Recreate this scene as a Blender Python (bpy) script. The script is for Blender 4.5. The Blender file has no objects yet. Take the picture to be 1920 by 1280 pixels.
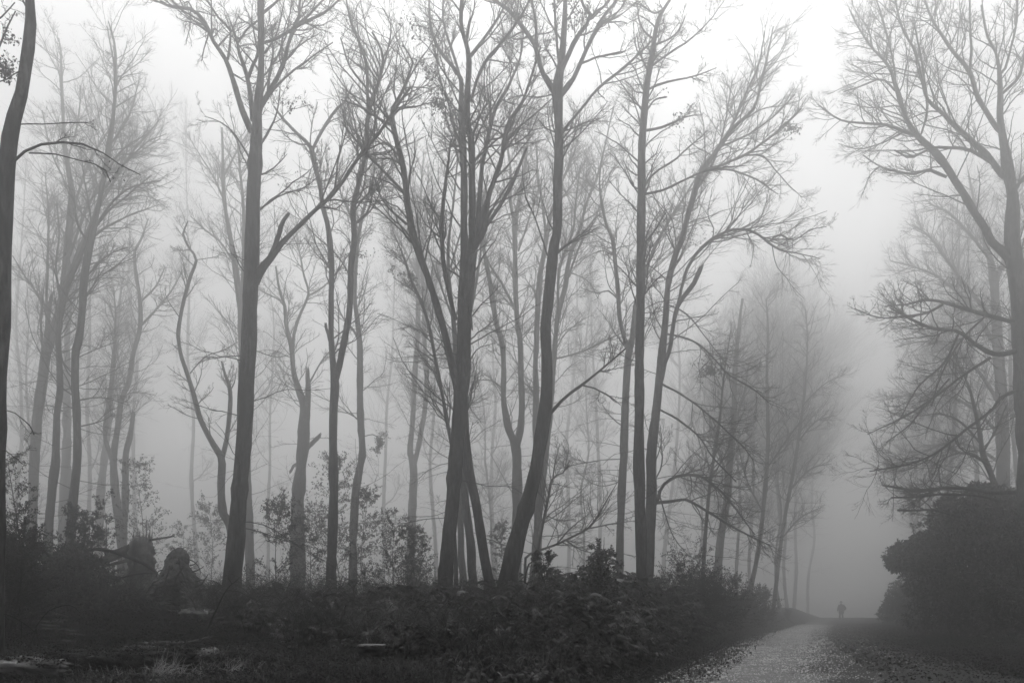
import bpy, math, random
import numpy as np
from mathutils import Vector

# ------------------------------------------------------------------ camera, sky, sun, exposure
F, H0, HY = 1400.0, 1.6, 1131.0          # focal length (px of the 1920 wide photo), eye height, horizon row
scene = bpy.context.scene
cam_data = bpy.data.cameras.new('camera')
cam_data.sensor_width = 36.0
cam_data.lens = F / 1920 * 36
cam_data.shift_y = (HY - 640) / 1920
cam_data.clip_start = 0.1
cam_data.clip_end = 2000
cam = bpy.data.objects.new('camera', cam_data)
cam.location = (0, 0, H0)
cam.rotation_euler = (math.radians(90), 0, 0)
scene.collection.objects.link(cam)
scene.camera = cam

SUN_EL, SUN_AZ = 76.0, 8.0               # degrees; azimuth measured from +Y (ahead) to +X (right)
world = bpy.data.worlds.new('World')
scene.world = world
world.use_nodes = True
wn, wl = world.node_tree.nodes, world.node_tree.links
wn.clear()
sky = wn.new('ShaderNodeTexSky')
sky.sky_type = 'NISHITA'
sky.sun_disc = False
sky.sun_elevation = math.radians(SUN_EL)
sky.sun_rotation = math.radians(SUN_AZ)
sky.air_density, sky.dust_density, sky.ozone_density = 2.0, 6.0, 1.0
bw = wn.new('ShaderNodeRGBToBW')         # monochrome photograph: a colourless sky
tc = wn.new('ShaderNodeTexCoord')
sep = wn.new('ShaderNodeSeparateXYZ')
mr = wn.new('ShaderNodeMapRange')        # overcast sky: dark towards the horizon, bright overhead
mr.inputs['From Min'].default_value = 0.0
mr.inputs['From Max'].default_value = 0.12
mr.inputs['To Min'].default_value = 0.0
mr.inputs['To Max'].default_value = 1.4
mul = wn.new('ShaderNodeMath'); mul.operation = 'MULTIPLY'
bg = wn.new('ShaderNodeBackground')
bg.inputs['Strength'].default_value = 0.15
wo = wn.new('ShaderNodeOutputWorld')
wl.new(sky.outputs[0], bw.inputs[0])
wl.new(tc.outputs['Generated'], sep.inputs[0])
wl.new(sep.outputs['Z'], mr.inputs['Value'])
wl.new(bw.outputs[0], mul.inputs[0])
wl.new(mr.outputs['Result'], mul.inputs[1])
wl.new(mul.outputs[0], bg.inputs['Color'])
wl.new(bg.outputs[0], wo.inputs['Surface'])

sun_data = bpy.data.lights.new('sun', 'SUN')
sun_data.energy = 0.5
sun_data.angle = math.radians(25)
sun = bpy.data.objects.new('sun', sun_data)
el, az = math.radians(SUN_EL), math.radians(SUN_AZ)
to_sun = Vector((math.sin(az) * math.cos(el), math.cos(az) * math.cos(el), math.sin(el)))
sun.rotation_euler = to_sun.to_track_quat('Z', 'Y').to_euler()
scene.collection.objects.link(sun)

vs = scene.view_settings
vs.view_transform = 'Standard'; vs.look = 'None'; vs.gamma = 1.0; vs.use_curve_mapping = False
vs.exposure = -0.07
cy = scene.cycles
cy.max_bounces = 8
cy.diffuse_bounces = 2
cy.glossy_bounces = 1
cy.volume_bounces = 4
cy.transmission_bounces = 1
cy.transparent_max_bounces = 4
cy.use_denoising = True
cy.denoiser = 'OPENIMAGEDENOISE'
cy.use_adaptive_sampling = True

HAZE_DENSITY = 0.0174
HAZE_ANISO = 0.92
HAZE_COL = 0.98
HAZE_TOP = 50.0
# ------------------------------------------------------------------ helpers
def P(px, py, Y):
    return np.array([(px - 960) / F * Y, Y, H0 + (HY - py) / F * Y])

def sstep(a, b, x):
    t = np.clip((x - a) / (b - a), 0, 1)
    return t * t * (3 - 2 * t)

def road_x(Y):
    # centre line of the track; bends gently to the right
    return np.interp(Y, [-20, 5, 15, 22, 32, 45, 60, 82, 120, 300], [-6.0, 2.6, 6.4, 9.1, 13.0, 18.7, 25.7, 36.4, 53.8, 133.0])

def wav(X, Y, s, ph):
    return (np.sin(X * s + ph) * np.cos(Y * s * 1.13 + ph * 1.7) + .5 * np.sin(X * s * 2.3 - Y * s * 1.9 + ph * 3.1)
            + .3 * np.sin(X * s * 4.7 + 1.3 * ph) * np.sin(Y * s * 4.1 - ph)) / 1.8

def terrain(X, Y):
    X = np.asarray(X, float); Y = np.asarray(Y, float)
    d = (X - road_x(Y)) * .92
    bank = np.interp(Y, [-30, 4, 6, 8, 10, 12.5, 15, 17, 20, 25, 40, 80, 110, 300], [.8, .94, .95, .97, 1.0, 1.07, 1.2, 1.27, 1.35, 1.42, 1.5, 1.25, .2, -5.5])
    bank = bank + (.10 * wav(X, Y, .55, 1.0) + .05 * wav(X, Y, 2.1, 2.0)) * np.clip(Y / 14, .25, 1) - .08
    sl = sstep(2.5, 5.4, -d)
    right = np.interp(Y, [-30, 10, 30, 80, 110, 300], [.75, .75, .65, .4, .0, -5.5]) + .08 * wav(X, Y, .6, 4.0) + .04 * wav(X, Y, 2.3, 3.0)
    sr = sstep(2.6, 8.5, d)
    bank = bank + .28 * sstep(-4.8, -8.0, X) * np.interp(Y, [9, 12, 14.5, 18, 26], [0, .25, .85, .7, .1])
    base = np.interp(Y, [-30, 10, 15, 22, 32, 45, 60, 84], [.62, .55, .45, .34, .22, .10, .0, .0]) - np.maximum(Y - 84, 0) ** 1.3 * .012
    base = base + .025 * wav(X, Y, .9, 5.) * (1 - sl) * (1 - sr) - .03 * np.exp(-((np.abs(d) - .85) / .3) ** 2)
    return base * np.where(Y > 110, 1, 1) * (1 - sl) * (1 - sr) + bank * sl + right * sr

def ground_hit(px, py):
    """distance at which the sight line through a pixel meets the ground"""
    Y = np.linspace(4, 160, 4000)
    X = (px - 960) / F * Y
    z = H0 + (HY - py) / F * Y
    k = np.argmax(z <= terrain(X, Y))
    return float(Y[k]) if z[k] <= terrain(X[k], Y[k]) else 160.0

def rng(seed):
    return np.random.default_rng(seed)

def norm(a):
    return a / np.maximum(np.linalg.norm(a, axis=-1, keepdims=True), 1e-9)

class Geo:
    """collects quads and triangles for ONE mesh"""
    def __init__(self):
        self.v, self.q, self.t, self.n = [], [], [], 0
    def add(self, v, q=None, t=None):
        v = np.asarray(v, np.float32).reshape(-1, 3)
        if q is not None and len(q): self.q.append(np.asarray(q, np.int64).reshape(-1, 4) + self.n)
        if t is not None and len(t): self.t.append(np.asarray(t, np.int64).reshape(-1, 3) + self.n)
        self.v.append(v); self.n += len(v)
    def tubes(self, Pn, R, sides=4, cap=False, rough=0.0, seed=0, flat=None, ridge=0.0):
        Pn = np.asarray(Pn, float); R = np.asarray(R, float)
        if Pn.ndim == 2: Pn = Pn[None]; R = R[None]
        B, N, _ = Pn.shape
        T = norm(np.gradient(Pn, axis=1))
        mt = norm(Pn[:, -1] - Pn[:, 0] + 1e-6)
        ax = np.eye(3)[np.argmin(np.abs(mt), axis=1)]
        U = norm(np.cross(T, ax[:, None, :]))
        V = np.cross(T, U)
        a = np.arange(sides) / sides * 2 * math.pi
        RR = np.repeat(R[:, :, None], sides, 2)
        if rough:
            g = rng(seed)
            ns = g.normal(0, 1, (B, N, sides))
            ns = (ns + np.roll(ns, 1, 2) + np.roll(ns, 1, 1)) / 1.7
            RR = RR * (1 + rough * ns)
        if ridge:
            g = rng(seed + 77)
            ns = g.normal(0, 1, (B, N, sides))
            for _ in range(3): ns = (ns + np.roll(ns, 1, 1) + np.roll(ns, -1, 1)) / 1.9
            RR = RR * (1 + ridge * ns)
        c, s = np.cos(a) * RR, np.sin(a) * RR
        if flat is not None: s = s * flat
        W = Pn[:, :, None, :] + U[:, :, None, :] * c[..., None] + V[:, :, None, :] * s[..., None]
        b = np.arange(B)[:, None, None] * (N * sides)
        i = np.arange(N - 1)[None, :, None] * sides
        k = np.arange(sides)[None, None, :]
        k2 = (k + 1) % sides
        Q = np.stack([b + i + k, b + i + k2, b + i + sides + k2, b + i + sides + k], -1).reshape(-1, 4)
        verts = W.reshape(-1, 3); tris = None
        if cap:
            cs = np.concatenate([Pn[:, 0], Pn[:, -1]]); n0 = len(verts)
            verts = np.concatenate([verts, cs]); kk = np.arange(sides)
            tris = []
            for bb in range(B):
                o = bb * N * sides
                for j in kk:
                    tris.append((o + (j + 1) % sides, o + j, n0 + bb))
                    e = o + (N - 1) * sides
                    tris.append((e + j, e + (j + 1) % sides, n0 + B + bb))
        self.add(verts, Q, tris)
    def leaves(self, C, D, size, g, width=.5, fold=.25):
        """one bent diamond per leaf; C centres, D leaf axis"""
        n = len(C)
        if n == 0: return
        D = norm(D)
        S = norm(np.cross(D, g.normal(size=(n, 3))))
        Nn = np.cross(S, D)
        L = (size * g.uniform(.6, 1.25, n))[:, None]
        v = np.stack([C, C + D * L * .5 + S * L * width * .5 + Nn * L * fold * .5, C + D * L,
                      C + D * L * .5 - S * L * width * .5 + Nn * L * fold * .5], 1)
        i = np.arange(n)[:, None] * 4
        t = np.concatenate([i + [0, 1, 2], i + [0, 2, 3]], 0)
        self.add(v, None, t)
    def build(self, name, mat, parent=None, smooth=True, origin=None):
        V = np.concatenate(self.v) if self.v else np.zeros((0, 3), np.float32)
        V = V.astype(np.float32)
        org = origin if origin is not None else (np.array(parent.location) if parent is not None else None)
        if org is not None: V = V - np.asarray(org, np.float32)
        Q = np.concatenate(self.q) if self.q else np.zeros((0, 4), np.int64)
        T = np.concatenate(self.t) if self.t else np.zeros((0, 3), np.int64)
        me = bpy.data.meshes.new(name)
        me.vertices.add(len(V)); me.vertices.foreach_set('co', V.ravel())
        loops = np.concatenate([Q.ravel(), T.ravel()]).astype(np.int32)
        tot = np.concatenate([np.full(len(Q), 4), np.full(len(T), 3)]).astype(np.int32)
        st = np.concatenate([[0], np.cumsum(tot)[:-1]]).astype(np.int32) if len(tot) else np.zeros(0, np.int32)
        me.loops.add(len(loops)); me.loops.foreach_set('vertex_index', loops)
        me.polygons.add(len(tot)); me.polygons.foreach_set('loop_start', st); me.polygons.foreach_set('loop_total', tot)
        me.polygons.foreach_set('use_smooth', np.full(len(tot), smooth, bool))
        me.update(calc_edges=True)
        me.materials.append(mat)
        o = bpy.data.objects.new(name, me)
        scene.collection.objects.link(o)
        if parent is not None: o.parent = parent
        if origin is not None and parent is None: o.location = origin
        return o

def tag(o, label=None, cat=None, group=None, kind=None):
    if label: o['label'] = label
    if cat: o['category'] = cat
    if group: o['group'] = group
    if kind: o['kind'] = kind
    return o

def empty(name, loc, label, cat, group=None):
    o = bpy.data.objects.new(name, None)
    o.empty_display_size = .3
    o.location = [float(c) for c in loc]
    scene.collection.objects.link(o)
    return tag(o, label, cat, group)

# ------------------------------------------------------------------ materials (all neutral: the photograph is black and white)
def mat(name, lo, hi, scale=6.0, rough=.85, bump=.0, stretch=(1, 1, 1), detail=6, spec=.3, coord='Object', second=None, band=(.32, .70)):
    m = bpy.data.materials.new(name); m.use_nodes = True
    n, l = m.node_tree.nodes, m.node_tree.links
    p = n['Principled BSDF']
    p.inputs['Roughness'].default_value = rough
    p.inputs['Specular IOR Level'].default_value = spec
    tc = n.new('ShaderNodeTexCoord'); mp = n.new('ShaderNodeMapping'); mp.inputs['Scale'].default_value = stretch
    no = n.new('ShaderNodeTexNoise'); no.inputs['Scale'].default_value = scale; no.inputs['Detail'].default_value = detail
    no.inputs['Roughness'].default_value = .65
    cr = n.new('ShaderNodeValToRGB')
    cr.color_ramp.elements[0].position = band[0]; cr.color_ramp.elements[1].position = band[1]
    cr.color_ramp.elements[0].color = (lo, lo, lo, 1); cr.color_ramp.elements[1].color = (hi, hi, hi, 1)
    l.new(tc.outputs[coord], mp.inputs[0]); l.new(mp.outputs[0], no.inputs['Vector']); l.new(no.outputs['Fac'], cr.inputs[0])
    col = cr.outputs[0]
    if second:
        s2, a2, b2 = second
        n2 = n.new('ShaderNodeTexNoise'); n2.inputs['Scale'].default_value = s2; n2.inputs['Detail'].default_value = 4
        l.new(tc.outputs[coord], n2.inputs['Vector'])
        m2 = n.new('ShaderNodeMapRange'); m2.inputs['From Min'].default_value = .35; m2.inputs['From Max'].default_value = .65
        m2.inputs['To Min'].default_value = a2; m2.inputs['To Max'].default_value = b2
        l.new(n2.outputs['Fac'], m2.inputs['Value'])
        mx = n.new('ShaderNodeVectorMath'); mx.operation = 'MULTIPLY'
        cmb = n.new('ShaderNodeCombineXYZ')
        for k in range(3): l.new(m2.outputs[0], cmb.inputs[k])
        l.new(col, mx.inputs[0]); l.new(cmb.outputs[0], mx.inputs[1]); col = mx.outputs[0]
    l.new(col, p.inputs['Base Color'])
    if bump:
        b = n.new('ShaderNodeBump'); b.inputs['Strength'].default_value = bump; b.inputs['Distance'].default_value = .03
        l.new(no.outputs['Fac'], b.inputs['Height']); l.new(b.outputs[0], p.inputs['Normal'])
    return m

M_bark = mat('beech_bark', .004, .09, 16.0, .9, 1.0, (1, 1, .22), band=(.38, .75), second=(1.3, .35, 1.6), spec=.05)
M_dark = mat('wet_bark', .008, .03, 9.0, .7, .9, (1, 1, .3), spec=.08)
M_twig = mat('twig_bark', .03, .06, 4.0, .95, spec=.03)
M_leafdead = mat('withered_leaf', .04, .09, 3.0, .7, spec=.3)
M_holly = mat('holly_leaf', .005, .13, 8.0, .5, band=(.42, .80), spec=.12)
M_rhodo = mat('rhododendron_leaf', .003, .30, 7.0, .42, band=(.46, .80), spec=.2, second=(.9, .6, 1.4))
M_bracken = mat('bracken', .003, .15, 7.0, band=(.42, .80), rough=.9, spec=.03, second=(.8, .3, 1.7))
M_grass = mat('grass_blade', .006, .12, 9.0, band=(.42, .80), rough=.8, spec=.04)
M_straw = mat('straw', .14, .32, 6.0, .7, spec=.1)
M_grass2 = mat('dry_grass', .02, .22, 8.0, band=(.42, .80), rough=.8, spec=.05)
M_litter = mat('leaf_litter', .003, .10, 14.0, band=(.45, .82), rough=.7, spec=.05)
M_moss = mat('mossy_log', .003, .04, 14.0, .9, 1.0, spec=.04, second=(3.0, .4, 1.5))
M_log = mat('log_bark', .008, .13, 9.0, .8, 1.0, (.25, 1, 1), spec=.1, second=(2.5, .5, 1.4))
M_cut = mat('cut_wood', .05, .20, 30.0, .7, .6)
M_slab = mat('weathered_slab', .03, .18, 12.0, .85, .9, spec=.08, stretch=(.3, 1, 1), second=(4.0, .5, 1.4))
M_rot = mat('rotten_wood', .012, .17, 5.0, .9, 1.0, (1, 1, .5), spec=.05, second=(2.2, .4, 1.5))
M_soil = mat('root_soil', .006, .15, 9.0, .95, 1.0, spec=.05, second=(1.5, .5, 1.5))
M_cloth = mat('dark_cloth', .025, .04, 20., .9)
M_skin = mat('skin', .30, .36, 20., .6)
M_stone = mat('gravel_stone', .05, .50, 3.0, .7, .4, spec=.15)

# ------------------------------------------------------------------ ground and track
def grid_mesh(name, xs, ys, zfun, material, kind, label=None):
    XX, YY = np.meshgrid(xs, ys)
    Z = zfun(XX, YY)
    g = Geo()
    nx, ny = len(xs), len(ys)
    i = np.arange(ny - 1)[:, None] * nx + np.arange(nx - 1)[None]
    q = np.stack([i, i + 1, i + nx + 1, i + nx], -1).reshape(-1, 4)
    g.add(np.stack([XX, YY, Z], -1), q)
    o = g.build(name, material); tag(o, label, None, None, kind)
    return o

def ground_material():
    m = bpy.data.materials.new('forest_floor'); m.use_nodes = True
    n, l = m.node_tree.nodes, m.node_tree.links
    p = n['Principled BSDF']; p.inputs['Roughness'].default_value = .95; p.inputs['Specular IOR Level'].default_value = .02
    tc = n.new('ShaderNodeTexCoord')
    a = n.new('ShaderNodeTexNoise'); a.inputs['Scale'].default_value = 7; a.inputs['Detail'].default_value = 10; a.inputs['Roughness'].default_value = .75
    b = n.new('ShaderNodeTexNoise'); b.inputs['Scale'].default_value = .6; b.inputs['Detail'].default_value = 5
    v = n.new('ShaderNodeTexVoronoi'); v.inputs['Scale'].default_value = 22
    for x in (a, b, v): l.new(tc.outputs['Object'], x.inputs['Vector'])
    cr = n.new('ShaderNodeValToRGB'); cr.color_ramp.elements[0].position = .35; cr.color_ramp.elements[1].position = .72
    cr.color_ramp.elements[0].color = (.002,) * 3 + (1,); cr.color_ramp.elements[1].color = (.014,) * 3 + (1,)
    l.new(a.outputs['Fac'], cr.inputs[0])
    mm = n.new('ShaderNodeMapRange'); mm.inputs['From Min'].default_value = .3; mm.inputs['From Max'].default_value = .7
    mm.inputs['To Min'].default_value = .5; mm.inputs['To Max'].default_value = 1.4
    l.new(b.outputs['Fac'], mm.inputs['Value'])
    sc = n.new('ShaderNodeVectorMath'); sc.operation = 'SCALE'
    l.new(cr.outputs[0], sc.inputs[0]); l.new(mm.outputs[0], sc.inputs['Scale'])
    l.new(sc.outputs[0], p.inputs['Base Color'])
    bp = n.new('ShaderNodeBump'); bp.inputs['Strength'].default_value = .9; bp.inputs['Distance'].default_value = .05
    ad = n.new('ShaderNodeMath'); l.new(a.outputs['Fac'], ad.inputs[0]); l.new(v.outputs['Distance'], ad.inputs[1])
    l.new(ad.outputs[0], bp.inputs['Height']); l.new(bp.outputs[0], p.inputs['Normal'])
    return m

xs = np.concatenate([np.arange(-145, -20, 2.5), np.arange(-20, 30, .2), np.arange(30, 70, .8), np.arange(70, 186, 3)])
ys = np.concatenate([np.arange(-50, 5, 1.5), np.arange(5, 30, .15), np.arange(30, 90, .6), np.arange(90, 256, 3)])
grid_mesh('ground', xs, ys, lambda X, Y: terrain(X, Y), ground_material(), 'structure', 'dark forest floor of leaf mould and moss')

def road_material():
    m = bpy.data.materials.new('gravel_track'); m.use_nodes = True
    n, l = m.node_tree.nodes, m.node_tree.links
    p = n['Principled BSDF']; p.inputs['Roughness'].default_value = .85; p.inputs['Specular IOR Level'].default_value = .12
    uv = n.new('ShaderNodeAttribute'); uv.attribute_name = 'across'
    tc = n.new('ShaderNodeTexCoord')
    mpb = n.new('ShaderNodeMapping'); mpb.inputs['Scale'].default_value = (.28, 1.1, 1); l.new(tc.outputs['Object'], mpb.inputs[0])
    big = n.new('ShaderNodeTexNoise'); big.inputs['Scale'].default_value = .8; big.inputs['Detail'].default_value = 8; big.inputs['Roughness'].default_value = .7
    fine = n.new('ShaderNodeTexVoronoi'); fine.inputs['Scale'].default_value = 26
    fn2 = n.new('ShaderNodeTexNoise'); fn2.inputs['Scale'].default_value = 18; fn2.inputs['Detail'].default_value = 8; fn2.inputs['Roughness'].default_value = .8
    for x in (fine, fn2): l.new(tc.outputs['Object'], x.inputs['Vector'])
    l.new(mpb.outputs[0], big.inputs['Vector'])
    # clean gravel on the left of the track, trodden leaf mould on the right
    ed = n.new('ShaderNodeMath'); ed.operation = 'MULTIPLY_ADD'
    ed.inputs[1].default_value = 3.4; ed.inputs[2].default_value = -1.7
    l.new(big.outputs['Fac'], ed.inputs[0])
    sm = n.new('ShaderNodeMath'); sm.operation = 'ADD'; l.new(ed.outputs[0], sm.inputs[0]); l.new(uv.outputs['Fac'], sm.inputs[1])
    cr = n.new('ShaderNodeValToRGB')
    e = cr.color_ramp.elements
    e[0].position = 0.0; e[0].color = (0, 0, 0, 1); e[1].position = 1.0; e[1].color = (0, 0, 0, 1)
    for pos, c in ((.05, 0.), (.10, .7), (.22, 1.), (.36, .9), (.42, .12), (.9, .02)):
        x = cr.color_ramp.elements.new(pos); x.color = (c, c, c, 1)
    mr_ = n.new('ShaderNodeMapRange'); mr_.inputs['From Min'].default_value = -2.4; mr_.inputs['From Max'].default_value = 2.6
    l.new(sm.outputs[0], mr_.inputs['Value']); l.new(mr_.outputs[0], cr.inputs[0])
    gr = n.new('ShaderNodeValToRGB'); gr.color_ramp.elements[0].position = .3; gr.color_ramp.elements[1].position = .75
    gr.color_ramp.elements[0].color = (.03,) * 3 + (1,); gr.color_ramp.elements[1].color = (.20,) * 3 + (1,)
    l.new(fn2.outputs['Fac'], gr.inputs[0])
    dk = n.new('ShaderNodeValToRGB'); dk.color_ramp.elements[0].position = .35; dk.color_ramp.elements[1].position = .75
    dk.color_ramp.elements[0].color = (.005,) * 3 + (1,); dk.color_ramp.elements[1].color = (.028,) * 3 + (1,)
    l.new(fn2.outputs['Fac'], dk.inputs[0])
    mx = n.new('ShaderNodeMixRGB'); l.new(cr.outputs[0], mx.inputs[0]); l.new(dk.outputs[0], mx.inputs[1]); l.new(gr.outputs[0], mx.inputs[2])
    l.new(mx.outputs[0], p.inputs['Base Color'])
    bp = n.new('ShaderNodeBump'); bp.inputs['Strength'].default_value = .8; bp.inputs['Distance'].default_value = .025
    ad = n.new('ShaderNodeMath'); l.new(fine.outputs['Distance'], ad.inputs[0]); l.new(fn2.outputs['Fac'], ad.inputs[1])
    l.new(ad.outputs[0], bp.inputs['Height']); l.new(bp.outputs[0], p.inputs['Normal'])
    return m

def make_road():
    Y = np.concatenate([np.arange(-30, 8, 1.), np.arange(8, 45, .2), np.arange(45, 150, .6)])
    a = np.linspace(-2.55, 2.55, 25)
    g = Geo()
    edge = .18 * np.sin(Y * .9) + .12 * np.sin(Y * 2.3 + 1)
    A = a[None, :] + np.where(np.abs(a[None, :]) > 2, edge[:, None], 0)
    X = road_x(Y)[:, None] + A / .92
    YY = np.repeat(Y[:, None], len(a), 1)
    Z = terrain(X, YY) + .006 + .02 * sstep(2.6, 1.5, np.abs(A)) - .03 * sstep(2.2, 2.6, np.abs(A))
    nx = len(a); i = np.arange(len(Y) - 1)[:, None] * nx + np.arange(nx - 1)[None]
    q = np.stack([i, i + 1, i + nx + 1, i + nx], -1).reshape(-1, 4)
    g.add(np.stack([X, YY, Z], -1), q)
    o = g.build('gravel_track', road_material())
    at = o.data.attributes.new('across', 'FLOAT', 'POINT'); at.data.foreach_set('value', A.ravel().astype(np.float32))
    tag(o, 'pale gravel track curving away into the fog', None, None, 'structure')
make_road()
# ------------------------------------------------------------------ branch growing
def parse(s):
    out, w = [], None
    for tok in s.split():
        c = [float(x) for x in tok.split(',')]
        if len(c) > 2: w = c[2]; out.append([c[0], c[1], w])
        else: out.append([c[0], c[1], np.nan])
    a = np.array(out)
    ok = ~np.isnan(a[:, 2]); i = np.arange(len(a))
    a[:, 2] = np.interp(i, i[ok], a[ok, 2])
    return a

def smooth_path(p, r, n):
    """Catmull-Rom through the points, n samples evenly spread"""
    p = np.asarray(p, float); m = len(p)
    q = np.vstack([2 * p[0] - p[1], p, 2 * p[-1] - p[-2]])
    d = np.concatenate([[0], np.cumsum(np.linalg.norm(np.diff(p, axis=0), axis=1))])
    s = np.linspace(0, d[-1], n); k = np.clip(np.searchsorted(d, s, 'right') - 1, 0, m - 2)
    t = ((s - d[k]) / np.maximum(d[k + 1] - d[k], 1e-9))[:, None]
    a, b, c, e = q[k], q[k + 1], q[k + 2], q[k + 3]
    out = .5 * (2 * b + (c - a) * t + (2 * a - 5 * b + 4 * c - e) * t ** 2 + (3 * b - a - 3 * c + e) * t ** 3)
    return out, np.interp(s, d, r)

def grow(Pn, R, g, K, L, ang=(30, 60), n=6, wob=.12, up=.03, rr=.55, t0=.15, t1=.98, rmin=.0022, flat=.0, rcap=9., taper=.35, Lfix=None):
    """K children on each parent polyline (B,N,3); L child length as share of the parent's"""
    B, N, _ = Pn.shape
    plen = np.linalg.norm(np.diff(Pn, axis=1), axis=2).sum(1)
    if np.isscalar(K): cnt = np.full(B, K)
    else: cnt = np.asarray(K)
    idx = np.repeat(np.arange(B), cnt); C = len(idx)
    if C == 0: return np.zeros((0, n, 3)), np.zeros((0, n))
    t = t0 + (t1 - t0) * g.random(C) ** .85
    f = t * (N - 1); i = np.minimum(f.astype(int), N - 2); u = (f - i)[:, None]
    a, b = Pn[idx, i], Pn[idx, i + 1]
    pos = a + (b - a) * u; T = norm(b - a)
    pr = R[idx, i] * (1 - u[:, 0]) + R[idx, i + 1] * u[:, 0]
    side = g.normal(size=(C, 3)); side[:, 2] *= (1 - flat)
    side = norm(side - T * (side * T).sum(1, keepdims=True))
    th = np.radians(g.uniform(ang[0], ang[1], C))[:, None]
    D = T * np.cos(th) + side * np.sin(th)
    ln = (plen[idx] * L if Lfix is None else Lfix) * (1 - .55 * t) * g.uniform(.55, 1.25, C)
    r0 = np.clip(np.minimum(pr * rr, ln * .02 + rmin), rmin, rcap)
    pts = [pos]; st = (ln / (n - 1))[:, None]
    up_v = np.array([0, 0, 1.]) * up
    for _ in range(n - 1):
        pts.append(pts[-1] + norm(D) * st)
        D = norm(D + g.normal(0, wob, (C, 3)) + up_v)
    Pc = np.stack(pts, 1)
    Rc = r0[:, None] * np.linspace(1, taper, n)[None]
    return Pc, Rc

def crown(geo, Pn, R, g, spec, leaves=None):
    """spec: list of level dicts; returns the last level's polylines"""
    last = None
    for lv in spec:
        lv = dict(lv); sides = lv.pop('sides', 3)
        Pn, R = grow(Pn, R, g, **lv)
        if len(Pn): geo.tubes(Pn, R, sides)
        last = (Pn, R)
    return last

def even(paths, radii, n=14):
    Ps, Rs = [], []
    for p, r in zip(paths, radii):
        q, s = smooth_path(p, r, n); Ps.append(q); Rs.append(s)
    return np.stack(Ps), np.stack(Rs)

def jag(geo, p, d, r, g, k=7, L=3.0):
    """splintered end of a broken stem"""
    d = norm(d); s = norm(np.cross(d, [0.3, 1, .2])); u = np.cross(d, s)
    for j in range(k):
        a = 2 * math.pi * j / k; c = p + (s * math.cos(a) + u * math.sin(a)) * r * .6
        h = r * L * g.uniform(.3, 1)
        geo.tubes(np.array([c - d * r, c + d * h * .5, c + d * h + s * r * .1]), np.array([r * .5, r * .3, .002]), 4)

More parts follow.
